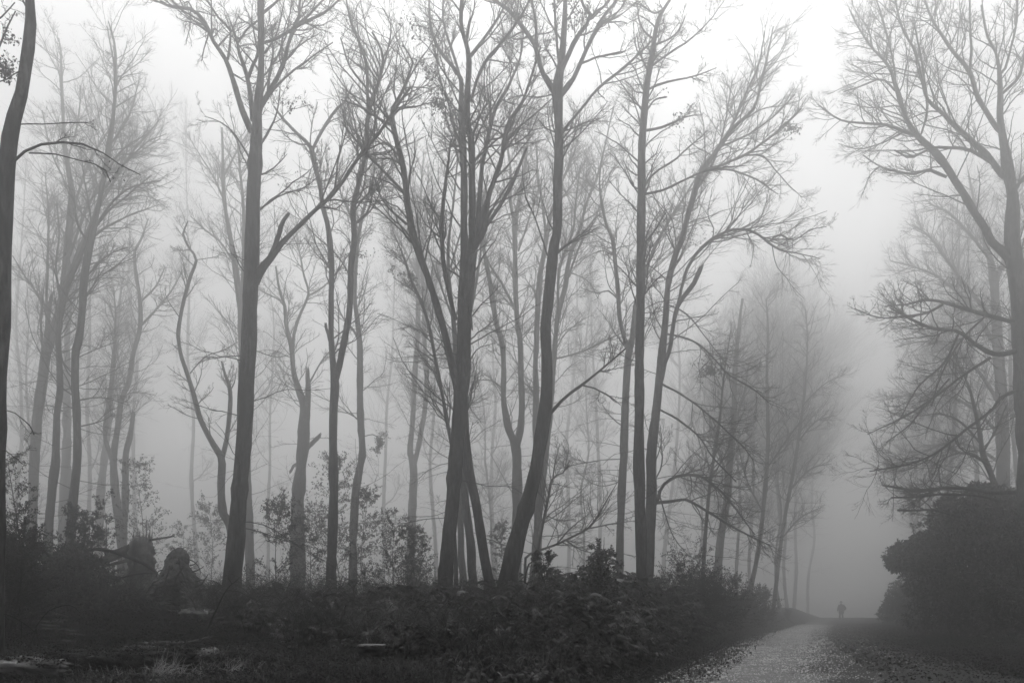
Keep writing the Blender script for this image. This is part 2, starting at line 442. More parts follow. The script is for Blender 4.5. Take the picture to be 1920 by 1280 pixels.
NT = [0]
def traced_tree(label, Y, trunk, limbs=(), seed=1, name='beech_tree', dens=1.0, twl=1.0, up=.05, leaf=(), broken=False, low=.15,
                group=None, bark=None, spread=.5, tw0=.25, ground=True, flare=1.5, cat='tree', ltw=1.0, fine=True, droop=0.):
    """a tree whose trunk and limbs follow measured outlines, everything finer is grown"""
    g = rng(seed); tp = parse(trunk)
    if Y > 30: Y = 30 + (Y - 30) * 1.25
    base = tp[0]
    X = (base[0] - 960) / F * Y
    zb = float(terrain(X, Y))
    root = empty(name, (X, Y, zb), label, cat, group)
    k = Y / F
    # trunk
    pts = [P(a, b, Y) for a, b, _ in tp]; rad = [w * k / 2 for w in tp[:, 2]]
    if ground:
        p0 = pts[0].copy()
        if p0[2] > zb + .1:
            pts = [np.array([p0[0] - (pts[1][0] - p0[0]) * .1, Y, zb - .25])] + pts; rad = [rad[0] * flare] + rad
        else:
            pts[0][2] = zb - .25; rad[0] *= flare
    n = max(24, int(sum(np.linalg.norm(np.diff(pts, axis=0), axis=1)) / .28))
    dy = np.cumsum(g.normal(0, .04, len(pts))); dy -= dy[0]
    for q, e in zip(pts, dy): s = (Y + e) / Y; q[0] *= s; q[2] = H0 + (q[2] - H0) * s; q[1] = Y + e
    tpth, tr = smooth_path(pts, rad, n)
    kn = 1 + .05 * np.convolve(g.normal(size=n + 4), np.ones(3) / 1.7, 'valid')[:n]
    for _ in range(int(n / 14)):
        kn[g.integers(3, n - 2)] += g.uniform(.04, .14)
    G = Geo(); G.tubes(tpth, tr * kn, 18, cap=True, rough=.015, seed=seed, ridge=.05)
    if broken: jag(G, tpth[-1], tpth[-1] - tpth[-3], tr[-1], g)
    G.build('trunk', bark or M_bark, root)
    # limbs
    bases, brs = [], []
    m0 = int(n * tw0)
    bases.append(tpth[m0:]); brs.append(tr[m0:])
    for j, L in enumerate(limbs):
        L = L.strip(); stub = L.startswith('!'); bare = L.startswith('?')
        lp = parse(L.lstrip('!?')); q = [P(a, b, Y) for a, b, _ in lp]; r = [max(w * k / 2, .006) for w in lp[:, 2]]
        d = np.concatenate([[0], np.cumsum(np.linalg.norm(np.diff(q, axis=0), axis=1))])
        # join onto the nearest wood in depth, then lean towards or away from the viewer
        allp = np.concatenate(bases + [tpth]); dd = np.hypot(allp[:, 0] / allp[:, 1] - q[0][0] / Y, (allp[:, 2] - H0) / allp[:, 1] - (q[0][2] - H0) / Y)
        y0 = allp[np.argmin(dd), 1]
        sl = g.uniform(.15, spread) * (1 if g.random() < .5 else -1)
        for e, (w, dist) in enumerate(zip(q, d)):
            yy = y0 + sl * dist; s = yy / Y
            w[0] *= s; w[2] = H0 + (w[2] - H0) * s; w[1] = yy
        m = max(8, int(d[-1] / .25))
        lpth, lr = smooth_path(q, r, m)
        lpth[2:] += np.cumsum(g.normal(0, .012, (m - 2, 3)), 0) * .6
        lr = lr * (1 + .05 * g.normal(size=m))
        G = Geo(); G.tubes(lpth, lr, 8, cap=stub, rough=.03, seed=seed + j)
        if stub: jag(G, lpth[-1], lpth[-1] - lpth[-2], lr[-1], g, 5)
        lo = G.build('limb', bark or M_bark, root)
        if stub: lo['label'] = 'limb broken off short'
        if not stub or bare: bases.append(lpth); brs.append(lr)
    # fine branches
    C = Geo()
    Pn, R = even(bases, brs, 16)
    ln = np.linalg.norm(np.diff(Pn, axis=1), axis=2).sum(1)
    # the trunk: sparse; limbs: dense
    cnt = np.maximum(2, (ln * 3.1 * dens).astype(int)); cnt[0] = int(ln[0] * 1.8 * dens * ltw)
    lens = np.clip(ln * .42, 1.2, 3.3) * twl; lens[0] = 3.0 * twl
    sc = min(1.0, Y / 18.0); lens = lens * sc
    A, Ar = grow(Pn, R, g, cnt, .3, (25, 62), 10, .13, up, .5, t0=low, t1=1.0, Lfix=np.repeat(lens, cnt), rcap=.026 * sc, flat=.25, rmin=.005 * sc)
    C.tubes(A, Ar, 5)
    B, Br = grow(A, Ar, g, 6, .55, (22, 52), 7, .13, up * .9 - droop, .6, t0=.12, rcap=.010 * sc, flat=.3, rmin=.0032 * sc)
    C.tubes(B, Br, 4)
    if fine:
        D, Dr = grow(B, Br, g, 8 if fine is True else fine, .68, (18, 48), 5, .13, up * .6 - droop, .6, t0=.08, rcap=.004 * sc, flat=.3, rmin=.0022 * sc, taper=.6)
        C.tubes(D, Dr, 3)
    else: D = B
    if fine and dens >= 1.1 and ground:
        # wispy level sprays low on the trunk
        lowp, _ = smooth_path(tpth[int(n * .14):int(n * .55)], tr[int(n * .14):int(n * .55)], 16)
        kl = int(np.linalg.norm(lowp[-1] - lowp[0]) * 1.1) + 2
        A2, r2 = grow(lowp[None], np.full((1, 16), .03), g, kl, .3, (62, 100), 9, .13, -.005, .5, t0=0, t1=1, Lfix=np.full(kl, 3.4) * sc, rcap=.016 * sc, rmin=.005 * sc)
        B2, s2 = grow(A2, r2, g, 8, .5, (25, 60), 7, .13, .0, .6, t0=.15, rcap=.007, flat=.7, rmin=.003)
        D2, u2 = grow(B2, s2, g, 5, .55, (20, 50), 5, .13, .0, .6, t0=.1, rcap=.004, flat=.6, rmin=.0022, taper=.6)
        C.tubes(A2, r2, 4); C.tubes(B2, s2, 3); C.tubes(D2, u2, 3)
    C.build('crown', M_twig, root)
    if leaf:
        Lg = Geo()
        ends = D.reshape(-1, 3)
        ex = 960 + ends[:, 0] / ends[:, 1] * F; ey = HY - (ends[:, 2] - H0) / ends[:, 1] * F
        for (lx, ly, lr_, fr) in leaf:
            w = np.exp(-((ex - lx) ** 2 + (ey - ly) ** 2) / (lr_ ** 2)) * fr
            sel = np.nonzero(g.random(len(ends)) < w)[0]
            sel = np.repeat(sel, 2)
            Lg.leaves(ends[sel] + g.normal(0, .05, (len(sel), 3)), g.normal(size=(len(sel), 3)) + [0, 0, -.6], min(.085, Y * .0045), g, .6)
        if Lg.n: Lg.build('leaves', M_leafdead, root, smooth=False)
    NT[0] += 1
    return root
# ------------------------------------------------------------------ the trees one can follow in the photograph
T = traced_tree
T('dark trunk cut by the left edge of the photo, leaning right near its top', 8.5,
  '-12,1200,36 -8,1000,31 -6,860,28 -2,700,28 5,600,28 6,430,28 13,300,24 24,230,24 38,185,20 45,145,20 51,100,19 58,55,20 56,0,16 56,-60,14',
  ['22,306,5 45,285 60,275,4.5 90,265 125,262 150,266,4 190,283 225,306,2 262,326,1', '55,287,3 100,290,2.5 150,305 190,318,1.5 205,345,1',
   '10,235,2.5 60,232 110,233,2 165,231,1', '-70,210,6 -40,150,5 -10,110,4 10,60,3 30,20,1.5', '-60,150,4 -20,155 10,150,2 40,130,1',
   '8,768,2 30,775 52,790,1.5 62,812,1', '5,842,1.5 25,850 42,862,1', '-50,60,4 -10,40,3 20,0,2'],
  seed=11, dens=.8, low=.35, leaf=((0, 75, 16, .5), (5, 125, 14, .5), (3, 140, 12, .4), (232, 318, 8, .2), (250, 325, 9, .3), (162, 320, 8, .2)), twl=.6, tw0=.7, ltw=.5)
T('thick straight dark beech with a broken side limb, standing over the uprooted root mound', 19,
  '437,1100,34 438,1060,31 446,950,29 455,850,28 462,732,27 467,620,28 470,560,28 473,497,27 473,430,24 474,380,22 479,300,21 482,250,20 483,200,17 489,134,12 489,67,10 488,0,9 488,-90,6',
  ['470,245,12 450,195,11 435,141,10 425,114,8 403,81,8 380,37,7 356,20,6 322,17,5 282,0,3', '474,225,9 465,148,8 447,97,6 445,77,5 435,44,3',
   '464,150,7 473,125 484,100,5 489,50,4', '447,80,4 463,54,4 480,40,3', '427,112,5 433,60,4 413,37,4 386,0,3',
   '488,200,10 514,158,9 534,111,8 541,77,7 558,37,6 564,-30,4', '492,81,5 524,71,5 571,44,5 615,24,4 645,-5,3', '494,24,5 524,0,4 550,-30,3',
   '548,55,5 584,24,4 615,-10,3', '488,197,5 537,144,4 578,114,3 625,81,2', '490,268,5 507,242,4 521,212,3 527,165,2',
   '478,530,20 490,505,15 510,480,11 527,457,9 554,430,8 588,396,7 615,373,7 640,343,6 677,289,6 707,255,5 741,208,5 768,168,4',
   '!504,487,10 520,450,9 528,420,8 540,402,6', '502,183,6 505,140,5 512,100,4 508,50,3', '470,300,4 440,250,3 410,225,2 380,215,1'],
  seed=12, dens=1.15, low=.3, leaf=((540, 190, 30, .12),))
T('pale twin stem rising close behind the thick beech with the broken side limb', 38,
  '470,1100,15 466,950,14 455,700,13 452,598,12 443,514,10 437,470,9 427,420,8 420,370,7 418,300,5 416,240,4',
  ['455,600,10 455,540,9 458,430,7 452,340,5 445,260,3', '443,500,4 415,455,3 385,430,3 358,405,1.5', '422,380,4 400,330,3 375,290,2 350,250,1',
   '420,330,4 445,280,3 470,240,2'], seed=13, dens=1.3, twl=1.1)
T('thin crooked two-stemmed tree, its left stem winding up like a snake', 30,
  '440,1090,18 433,991,15 418,961,14 415,917,13 416,870,13 414,856,12 396,826,9 376,786,9 363,739,8 349,695,8 339,665,7 334,628,7 339,591,6 346,558,6 356,521,6 368,487,5 356,467,4 344,443,4 346,430,3 352,415,2',
  ['415,862,10 425,826,9 430,779,9 432,732,8 423,705,6 415,677,3', '430,735,3 440,715,2 445,690,1', '340,600,2 320,570,1.5 310,550,1', '366,487,1.5 390,485,1.5 410,480,1', '356,700,2 385,668 420,655,2 445,640,1'],
  seed=14, dens=.9, twl=.6, fine=True)
T('pale snapped trunk with a splintered top fork and a stub on its right side', 36,
  '558,1090,28 558,974,24 560,917,22 566,860,21 570,800,20 572,765,18 564,742,12 551,699,9 546,648,8 537,611,7 534,574,6 524,544,5 517,500,3',
  ['!572,800,12 576,760,11 577,730,10 576,698,7', '548,670,6 553,618,6 568,578,5 579,554,5 578,541,4 571,517,4 564,480,3 551,440,2',
   '579,554,4 598,544,3 611,534,3 640,500,2', '!566,850,9 584,832,9 598,818,8', '576,725,4 598,685,3 615,662,3 640,640,2', '!566,868,6 552,872,6 544,884,5', '534,575,3 520,560 490,545,2'],
  seed=15, dens=1.2, low=.4)
T('straight slim beech forking in a narrow V above half height, behind the young hollies', 24,
  '621,1090,19 622,1052,18 624,984,17 626,917,16 625,860,15 626,766,14 628,720,15 624,670,11 621,632,11 621,564,10 621,497,9 616,430,9 605,386,9 601,353,8 588,302,8 582,275,7 551,245,5 527,218,4 514,200,3',
  ['628,720,12 634,690,12 640,665,12 650,615,12 657,564,11 660,497,11 667,457,10 667,430,10 665,386,10 677,336,8 689,285,8 692,235,7 700,191,7 712,158,6 721,118,5 717,91,4 700,60,3',
   '721,120,3 732,70,2.5 734,47,2 719,15,1.5', '690,230,6 690,200,5 689,134,5 680,94,4 660,44,3 653,0,2', '586,280,6 611,232,6 632,202,5 645,192,4 660,160,3', '!620,640,8 613,620,6 611,606,5',
   '700,180,4 675,150,4 655,120,3 640,70,2', '666,420,4 690,395 700,360,3 715,330,2'],
  seed=16, dens=1.0, low=.3, leaf=((560, 320, 26, .9), (575, 300, 22, .8), (660, 500, 26, .35), (680, 490, 20, .35)))
T('grey bent tree bowing right beside the narrow V beech', 33,
  '661,1080,15 665,950,14 672,890,13 679,850,12 677,800,12 675,749,12 674,648,11 670,598,9 665,558,8 666,524,7 668,480,7 673,440,6 680,400,6 690,370,5 700,330,4 705,280,3',
  ['673,640,5 665,622,5 653,608,4 640,591,3 630,560,2', '672,450,4 655,400,4 640,370,3 630,320,2', '675,820,1.5 700,815 715,830,2 712,840,1', '690,370,4 720,340,3 745,300,2'],
  seed=17, dens=1.2, leaf=((650, 792, 14, .4), (712, 830, 14, .6), (690, 450, 24, .3)))
T('pale double-stemmed tree joined low down, left of the big central beech', 45,
  '770,1080,16 771,1018,15 773,951,15 775,884,15 773,860,13 769,845,10 773,800,10 776,749,9 779,682,9 783,632,8 784,564,8 784,497,7 785,430,6 790,350,4 795,280,2',
  ['776,870,10 784,840,10 791,800,10 798,749,9 800,699,8 796,632,8 796,564,8 793,497,7 798,420,5 805,350,3', '784,520,4 760,470,4 735,420,3 720,370,2', '798,600,4 815,540,3 825,480,2'],
  seed=18, dens=1.6, twl=1.25, leaf=((745, 470, 40, .25), (720, 500, 30, .2)))
T('massive central beech dividing into many upright stems, its left limb joining low', 21,
  '834,1090,29 836,1065,28 840,1018,27 848,950,26 853,884,26 857,833,25 862,766,25 866,699,29 870,632,26 872,564,24 875,497,25 872,455,17 870,430,13 870,336,13 868,269,13 865,202,10 865,151,9 857,134,6 828,101,5 811,67,5 805,27,4 805,-40,3',
  ['876,500,17 883,465,14 885,430,13 887,336,12 887,275,12 880,235,10 878,185,10 882,118,9 875,77,7 868,50,6 872,-20,5',
   '880,475,14 892,445,11 895,430,10 902,336,9 909,285,8 929,208,7 956,161,6 976,111,4 985,60,3', '884,470,14 900,445,12 909,420,12 915,370,10 936,302,8 949,235,7 976,188,5 996,128,4 1008,90,3',
   '!900,440,8 909,427,7 942,376,7 962,339,7 986,279,5', '865,155,5 858,128,5 842,77,5 831,34,4 835,-20,3', '882,106,6 909,71,5 932,37,4 955,-5,3', '882,191,5 905,121,5 942,77,4 969,40,4 995,-10,3',
   '950,262,4 980,233,3 1010,208,3 1035,185,2', '861,745,16 858,732,15 848,682,14 835,632,13 818,571,13 801,521,12 784,474,12 771,430,13 761,370,11 754,302,10 741,252,9 735,212,8 744,190,6 750,181,5 771,131,4 774,114,3 755,85,2',
   '738,235,5 727,232,5 700,215,4 674,198,3 640,186,2', '757,360,5 727,329,5 694,296,4 674,272,4 640,228,3', '855,600,9 853,598,8 842,541,8 835,497,8 830,430,8 832,370,7 838,316,5 845,260,3',
   '868,700,4 885,670,3 900,650,2 930,640,1', '!876,560,4 882,590,4 886,618,3', '868,290,5 852,240,5 840,190,4 825,140,3 818,90,2', '762,420,5 720,380,3 700,330,2'],
  seed=19, dens=1.1, low=.35, leaf=((815, 190, 22, .12), (840, 205, 20, .15), (805, 130, 20, .12), (935, 230, 24, .10), (790, 60, 30, .06), (900, 230, 20, .08)))
T('thin leaning sapling stem crossing behind the left limb of the central beech', 25,
  '855,1080,8 850,950,7 848,850,7 843,816,7 831,749,7 818,682,7 801,598,6 774,531,5 760,490,4 740,440,2',
  ['801,598,3 790,560 770,540,2 740,520,1', '830,745,3 815,700,2 800,680,2 780,655,1'], seed=20, dens=1.5, twl=.8, leaf=((760, 495, 22, .35), (770, 510, 16, .3)))
T('leaning dark trunk sloping left behind the base of the central beech', 23,
  '918,1090,19 914,1078,18 904,1018,17 894,951,17 880,884,16 875,840,15 872,783,13 871,740,12 876,640,11 884,540,10 897,430,8 925,340,6 950,270,4 985,200,2',
  ['897,440,6 930,380,4 965,330,3', '925,340,4 960,300,3 1000,250,2'], seed=21, dens=1.0)
T('second grey trunk just left of the leaning one behind the central beech', 28,
  '887,1085,17 885,1068,16 882,1018,16 874,951,14 869,880,13 862,800,12 858,700,10 850,600,8 840,480,6 850,380,4 860,280,2',
  ['850,600,4 820,520,3 800,460,2', '845,500,4 870,420,3 900,350,2'], seed=22, dens=1.0)
T('pale narrow trunk squeezed between the central beech and the grey trunk beside it', 34,
  '868,1080,13 865,1050,12 863,984,12 860,900,11 858,800,10 866,700,8 880,600,6 900,480,4 905,380,2', [], seed=23, dens=1.2)
T('light grey tree splitting into two long stems like a tuning fork', 36,
  '969,1090,18 969,951,17 969,880,18 966,835,17 952,800,12 944,749,11 944,699,10 942,648,10 929,598,9 919,531,9 909,480,8 904,430,7 905,390,5 915,330,3',
  ['967,840,14 976,800,13 978,749,12 976,699,12 976,648,11 969,598,10 966,531,10 966,464,10 966,430,11 972,386,8 983,329,7 990,270,5 1002,200,3',
   '966,430,8 956,370,6 956,322,5 950,250,4 960,190,2', '963,574,5 942,534,5 920,500,4 905,470,3', '972,470,4 985,430,4 1000,380,3 1020,330,2', '905,420,3 890,380,3 880,340,2', '976,640,2 1000,610,2 1010,600,1',
   '944,730,3 925,715 900,712,2 870,720,1'], seed=24, dens=1.3, twl=1.1)
T('pale slim tree standing close left of the leaning S-shaped beech', 38,
  '1010,1080,14 1008,950,13 1006,850,12 1005,749,11 1004,692,10 1006,632,10 1009,564,9 1013,514,9 1020,474,8 1026,437,8 1038,385,6 1058,330,4 1075,290,3 1092,230,2',
  ['1024,440,6 1018,385,5 1010,330,4 1005,260,2', '!1011,495,3 1007,485,3 1004,478,2', '1060,330,3 1075,270,3 1080,210,2', '1038,390,3 1070,350,3 1100,300,2'], seed=25, dens=1.4, twl=1.2)
T('pale twin tree mostly hidden behind the leaning S-shaped beech', 36,
  '1000,1085,15 1012,950,13 1028,800,12 1033,740,11 1038,682,10 1043,615,9 1050,574,9 1060,537,9 1065,497,8 1073,464,7 1087,430,6 1100,380,5 1120,330,4 1135,270,3 1150,200,2',
  ['1044,600,5 1048,540,5 1050,507,5 1063,470,5 1077,433,4 1082,380,3 1090,310,2', '1041,673,3 1093,658,3 1144,635,3 1177,618,2', '1066,510,3 1085,517,2 1105,530,2 1120,560,1', '1062,530,4 1080,480,4 1105,425,3 1130,400,2', '1045,650,2 1060,625,2 1090,600,1.5 1110,590,1'],
  seed=26, dens=1.5, twl=1.3)
T('dark beech leaning right from its base in a long S curve, forking high up', 20,
  '952,1095,42 955,1068,34 972,1001,29 989,944,28 1002,890,26 1008,860,25 1020,783,25 1025,732,21 1025,665,20 1023,615,20 1028,564,22 1035,497,21 1041,447,18 1045,430,17 1046,336,18 1048,296,19 1048,235,17 1045,185,19 1046,155,17 1053,110,13 1058,50,10 1060,0,8 1062,-70,6',
  ['1042,178,11 1030,160,10 1016,134,9 1003,84,9 976,44,8 952,17,7 920,-5,5', '1008,90,6 1006,81,6 1003,34,5 991,-20,4', '1050,140,9 1077,77,8 1105,34,7 1095,15,5 1085,-10,4', '1103,36,5 1135,10,4 1155,-15,3',
   '1050,180,11 1062,165,10 1077,144,9 1100,91,8 1124,44,7 1160,-5,5', '1048,118,5 1043,67,5 1040,0,4', '1090,119,4 1110,112 1127,107,4 1171,97,3', '1055,248,7 1062,238,6 1090,205,5 1120,168,5 1164,134,5 1204,97,4 1223,77,3',
   '1027,780,7 1033,773,7 1063,742,6 1090,722,5 1124,695,4 1171,655,3', '1092,722,3 1117,729,3 1144,742,3 1165,760,1', '1018,135,4 1030,150,4 1040,170,4', '1045,175,3 1010,182,2 980,178,2 955,185,1', '!1120,170,3 1140,150,4 1166,130,4'],
  seed=27, dens=1.0, low=.4, leaf=((1025, 105, 26, .12), (1080, 20, 30, .14), (1010, 90, 22, .1), (975, 100, 22, .08)))
T('tall straight dark beech nearest the track, sprouting many short side branches', 22,
  '1205,1112,22 1204,1102,20 1202,1018,20 1199,934,20 1197,850,19 1199,766,17 1199,699,16 1201,598,16 1201,497,16 1202,430,15 1203,336,15 1204,269,13 1209,202,12 1213,161,12 1221,118,9 1231,50,8 1241,24,6 1263,-10,4',
  ['1225,73,4 1208,60,3 1198,40,3 1194,10,3', '1222,124,5 1245,107,4 1280,84,4 1300,70,3 1330,40,2 1360,0,1.5', '1215,168,4 1245,155,4 1278,148,3 1320,135,2 1345,125,1', '!1214,205,4 1228,188,3 1248,183,3',
   '1211,245,5 1245,238,4 1280,222,3 1310,215,1', '1209,348,5 1225,326,4 1262,302,4 1280,286,3 1325,245,2', '1209,364,5 1245,356,4 1280,340,4 1330,320,3 1400,312,1.5', '1213,130,4 1201,101,3 1196,64,2',
   '1206,457,4 1225,437,3 1250,400,2', '1206,420,2 1195,400,2 1180,380,1', '1240,20,4 1225,25,3 1205,12,3 1190,5,2', '1227,85,4 1250,75,3 1270,60,3 1285,30,2'],
  seed=28, dens=1.3, twl=.85, low=.3, leaf=((1260, 210, 24, .15),), ltw=1.3)
T('tall dark tree rooted beside the straight beech, arching low branches over the track side', 27,
  '1212,1112,20 1216,1051,19 1221,951,20 1222,850,18 1231,766,16 1236,715,15 1241,665,13 1248,598,12 1253,531,11 1268,474,10 1280,447,10 1287,413,10 1300,370,10 1314,326,9 1347,279,7 1381,235,6 1414,202,5 1428,151,4 1440,100,3 1450,50,2',
  ['1318,320,6 1345,312,5 1391,292,5 1424,269,4 1468,232,4 1498,200,3', '1318,322,4 1350,318 1381,322,3 1424,339,3 1460,365,1.5', '1391,292,4 1430,292,3 1455,320,2 1480,350,2 1505,372,1',
   '!1238,720,9 1248,680,8 1258,648,8 1268,581,8 1280,558,8 1300,531,8 1314,502,8', '1268,585,6 1280,531,6 1293,494,6 1320,460,6 1347,440,5 1374,430,5 1408,433,4 1441,455,4 1468,470,3 1495,474,2 1540,486,1',
   '1440,455,3 1460,440,3 1490,450,2 1520,430,1.5 1550,425,1', '1228,945,8 1233,937,7 1243,910,6 1270,892,6 1300,889,5 1320,894,5 1347,914,4 1370,937,4 1397,974,3 1417,1001,2',
   '1230,942,7 1263,939,6 1286,936,5 1320,954,5 1357,978,4 1404,1005,3 1446,1025,1.5', '1245,625,4 1280,632,4 1314,648,3 1364,699,3 1408,726,3 1441,752,2', '1238,718,4 1280,742,4 1314,766,3 1347,793,3 1391,833,3 1414,860,2',
   '1233,765,4 1280,793,4 1314,826,3 1337,860,3 1380,905,2', '1250,570,3 1290,590,3 1330,640,2 1370,690,2', '1228,900,3 1241,870,3 1240,820,2', '1227,870,2 1240,830,2 1238,800,1', '1340,285,6 1370,240,5 1395,180,4 1420,120,3 1430,60,2', '1300,365,5 1340,300,4 1360,230,3 1375,150,2',
   '1350,275,4 1400,255,3 1450,220,3 1490,180,2', '1234,920,3 1260,1000,2 1290,1040,1'],
  seed=29, dens=1.35, twl=1.15, low=.2, leaf=((1335, 700, 14, .8), (1300, 660, 24, .2), (1310, 450, 22, .25), (1488, 240, 14, .35)))
T('mid grey forked tree just left of the tall straight beech', 31,
  '1161,1095,15 1162,1085,14 1164,984,15 1167,884,15 1170,850,14 1172,766,13 1177,682,13 1180,652,13 1172,638,9 1162,598,8 1159,548,8 1154,497,7 1149,447,6 1140,430,5 1130,390,5 1124,340,3 1130,290,2',
  ['1181,655,11 1186,632,10 1191,571,9 1200,540,8 1215,490,7 1235,445,6 1262,400,5 1300,340,4 1330,290,2', '1158,560,3 1140,545,3 1120,550,2 1090,540,1', '1152,480,2 1130,470,2 1110,475,1', '1168,800,2 1145,780,2 1130,760,1', '1165,900,2 1140,910 1110,905,1.5 1080,880,1',
   '1166,860,2 1130,862 1090,868,2 1040,880,1'],
  seed=30, dens=1.5, low=.25, twl=1.1)
T('big spreading beech on the right edge with a wide crown and long low limbs', 26,
  '1936,1200,42 1930,900,35 1923,750,34 1917,650,34 1914,565,32 1905,500,28 1899,455,24 1898,430,22 1898,370,20 1888,302,16 1881,262,13 1875,218,11 1876,185,9 1874,134,7 1868,101,5 1851,67,4 1840,10,3',
  ['1895,485,18 1878,470,15 1860,455,13 1845,430,13 1817,386,13 1787,336,12 1760,296,13 1717,255,10 1697,218,8 1680,168,7 1666,128,6 1633,91,4 1610,60,3 1590,20,2',
   '1880,175,6 1905,151,6 1915,128,5 1925,60,4', '1875,140,5 1885,128,5 1895,94,4 1908,34,4 1908,-20,3', '1880,250,10 1865,235,9 1834,185,8 1817,134,8 1784,94,6 1760,57,5 1744,27,4 1730,-15,3', '1818,140,5 1820,100,5 1819,67,4 1817,-10,3',
   '1892,335,12 1873,322,11 1851,292,11 1817,262,9 1784,232,8 1767,215,7 1740,188,6 1730,151,5 1717,101,4 1690,50,4 1676,-10,3', '1895,370,8 1905,352,8 1925,325,6', '1868,310,6 1845,297,6 1817,282,6 1784,277,5 1744,279,5 1707,296,4 1676,282,3',
   '1720,256,6 1700,249,6 1660,235,5 1616,232,4 1572,225,3 1535,198,2', '1775,332,6 1760,326,6 1737,319,5 1717,327,4 1683,322,4 1650,312,3 1620,290,2', '1678,170,4 1670,161,4 1650,148,4 1616,161,3 1582,173,2', '1684,175,5 1680,165,5 1676,118,4 1660,50,4 1643,-10,3',
   '1727,252,4 1738,215,5 1738,180,5 1730,120,4 1715,50,3', '1692,202,3 1683,198,3 1633,202,2 1582,191,1', '1903,605,9 1851,591,8 1811,581,7 1767,568,6 1734,564,5 1700,572,4 1660,575,2', '1767,571,5 1740,585,5 1700,591,4 1650,595,3 1602,578,2',
   '1905,658,10 1868,665,9 1831,645,7 1797,620,6 1750,616,5 1700,595,4 1670,580,2', '1858,670,6 1804,705,5 1750,746,4 1683,786,3 1626,813,2', '1912,730,7 1875,746,6 1858,769,5 1804,810,5 1750,850,4 1700,870,3 1630,882,2',
   '1935,920,9 1870,922,8 1820,917,8 1770,915,7 1719,921,6 1685,917,5 1652,912,3', '1880,940,6 1867,937,6 1830,929,5 1770,926,5 1719,932,4 1672,934,3', '1800,968,5 1753,957,5 1719,957,4 1685,956,4', '1800,620,4 1770,680,4 1725,720,3 1690,780,2', '1850,590,4 1800,640,4 1765,700,3 1745,760,2',
   '1780,710,4 1735,760,3 1700,800,3 1660,830,2', '1690,250,4 1650,270,3 1610,280,2 1570,270,1', '1650,312,3 1630,330,2 1615,370,1'],
  seed=31, dens=1.25, twl=1.0, low=.15, spread=.45, droop=.0, leaf=((1650, 205, 10, .1),))
T('pale tree with a broad twiggy crown behind the big beech on the right edge', 43,
  '1884,1180,25 1882,900,22 1880,800,21 1875,700,19 1868,600,16 1863,520,13 1855,480,9 1840,430,6 1825,370,4 1815,320,2',
  ['1866,530,10 1885,480,9 1900,430,7 1905,370,4 1900,320,2', '1868,610,8 1830,560,7 1800,520,6 1770,480,5 1740,440,3 1710,420,2', '1872,660,8 1840,600,7 1810,560,6 1760,520,5 1710,500,3 1670,490,2', '1878,760,7 1830,690,6 1780,650,5 1730,640,4 1680,650,2',
   '1880,820,7 1830,770,6 1780,745,5 1720,740,4 1670,750,2', '1880,870,6 1830,840,6 1780,830,5 1720,850,3 1660,880,2', '1858,490,5 1820,440,5 1780,400,4 1740,380,2', '1880,780,5 1905,740,5 1930,700,4'],
  seed=32, dens=1.6, twl=1.3, low=.15, spread=.6)
T('slanting grey stem rising left out of the rhododendron under the pale broad crown', 31,
  '1880,1180,12 1874,960,11 1867,917,10 1855,880,9 1843,850,9 1835,800,8 1826,760,6 1815,720,4 1790,670,2',
  ['1850,870,5 1820,850,4 1780,855,3 1740,880,1', '1838,830,4 1800,790,4 1760,775,3 1720,780,1', '1842,850,4 1870,800,4 1885,760,2'], seed=33, dens=1.2, twl=1.1, low=.3)

# the group on the left
T('pale leaning trunk with a short dead fork, leftmost behind the left hollies', 36,
  '57,1060,18 62,951,16 65,860,16 72,766,16 82,699,16 89,648,19 101,615,14 114,581,14 121,531,14 126,464,12 130,430,11 134,370,11 130,330,9 121,269,7 116,168,5 114,101,3 110,72,2',
  ['!88,640,10 89,610,9 90,590,9 94,564,7 100,549,4', '82,650,5 79,638,5 77,598,4 79,571,4 64,541,4 44,514,3 24,480,2', '88,610,5 87,564,5 89,497,5 91,430,4 90,380,3 85,320,2', '102,612,10 115,570,9 134,514,9 148,474,8 170,430,6 200,370,5 250,290,3 305,225,2',
   '130,480,5 160,400,4 190,340,4 240,300,3 300,260,2', '135,400,4 165,310,4 200,250,3 250,190,2', '114,570,4 105,500,4 112,440,3 108,380,2', '126,300,3 145,230,3 150,160,2', '125,350,3 95,280,3 80,210,2'],
  seed=34, dens=1.15, twl=1.35, low=.2)
T('slim grey trunk with a kink, second in the misty group on the left', 31,
  '90,1060,15 92,984,14 101,884,14 104,860,13 107,783,12 112,732,12 111,682,11 109,638,10 114,580,10 128,530,9 150,480,8 172,420,7 190,360,6 205,290,5 214,210,4 214,130,3 201,50,2',
  ['117,770,3 90,760,2 60,770,1', '150,480,5 180,440,4 230,410,3 280,390,2', '190,360,4 230,310,3 270,270,2 310,250,1', '208,270,3 240,220,3 260,150,2', '172,420,4 160,350,3 150,280,2'],
  seed=35, dens=1.15, twl=1.3)
T('grey trunk leaning gently right, darkest of the misty group on the left', 29,
  '131,1060,16 132,1040,15 134,984,14 138,934,14 144,867,14 144,783,13 140,715,13 141,665,13 149,632,12 154,581,12 158,531,12 165,480,11 176,430,9 191,353,8 201,286,7 212,218,6 217,151,5 215,84,4 203,40,2',
  ['168,460,5 150,430,4 143,405,4 140,360,2', '146,670,2 180,655,2 215,640,1', '148,750,3 190,745,2 240,760,1', '146,800,3 190,790,2 215,775,1', '178,425,4 210,380,4 250,350,3 300,340,2', '160,520,4 200,480,3 240,465,2', '196,330,4 230,280,3 275,250,2', '175,430,5 200,400,4 235,370,3 285,330,2'],
  seed=36, dens=1.15, twl=1.2)
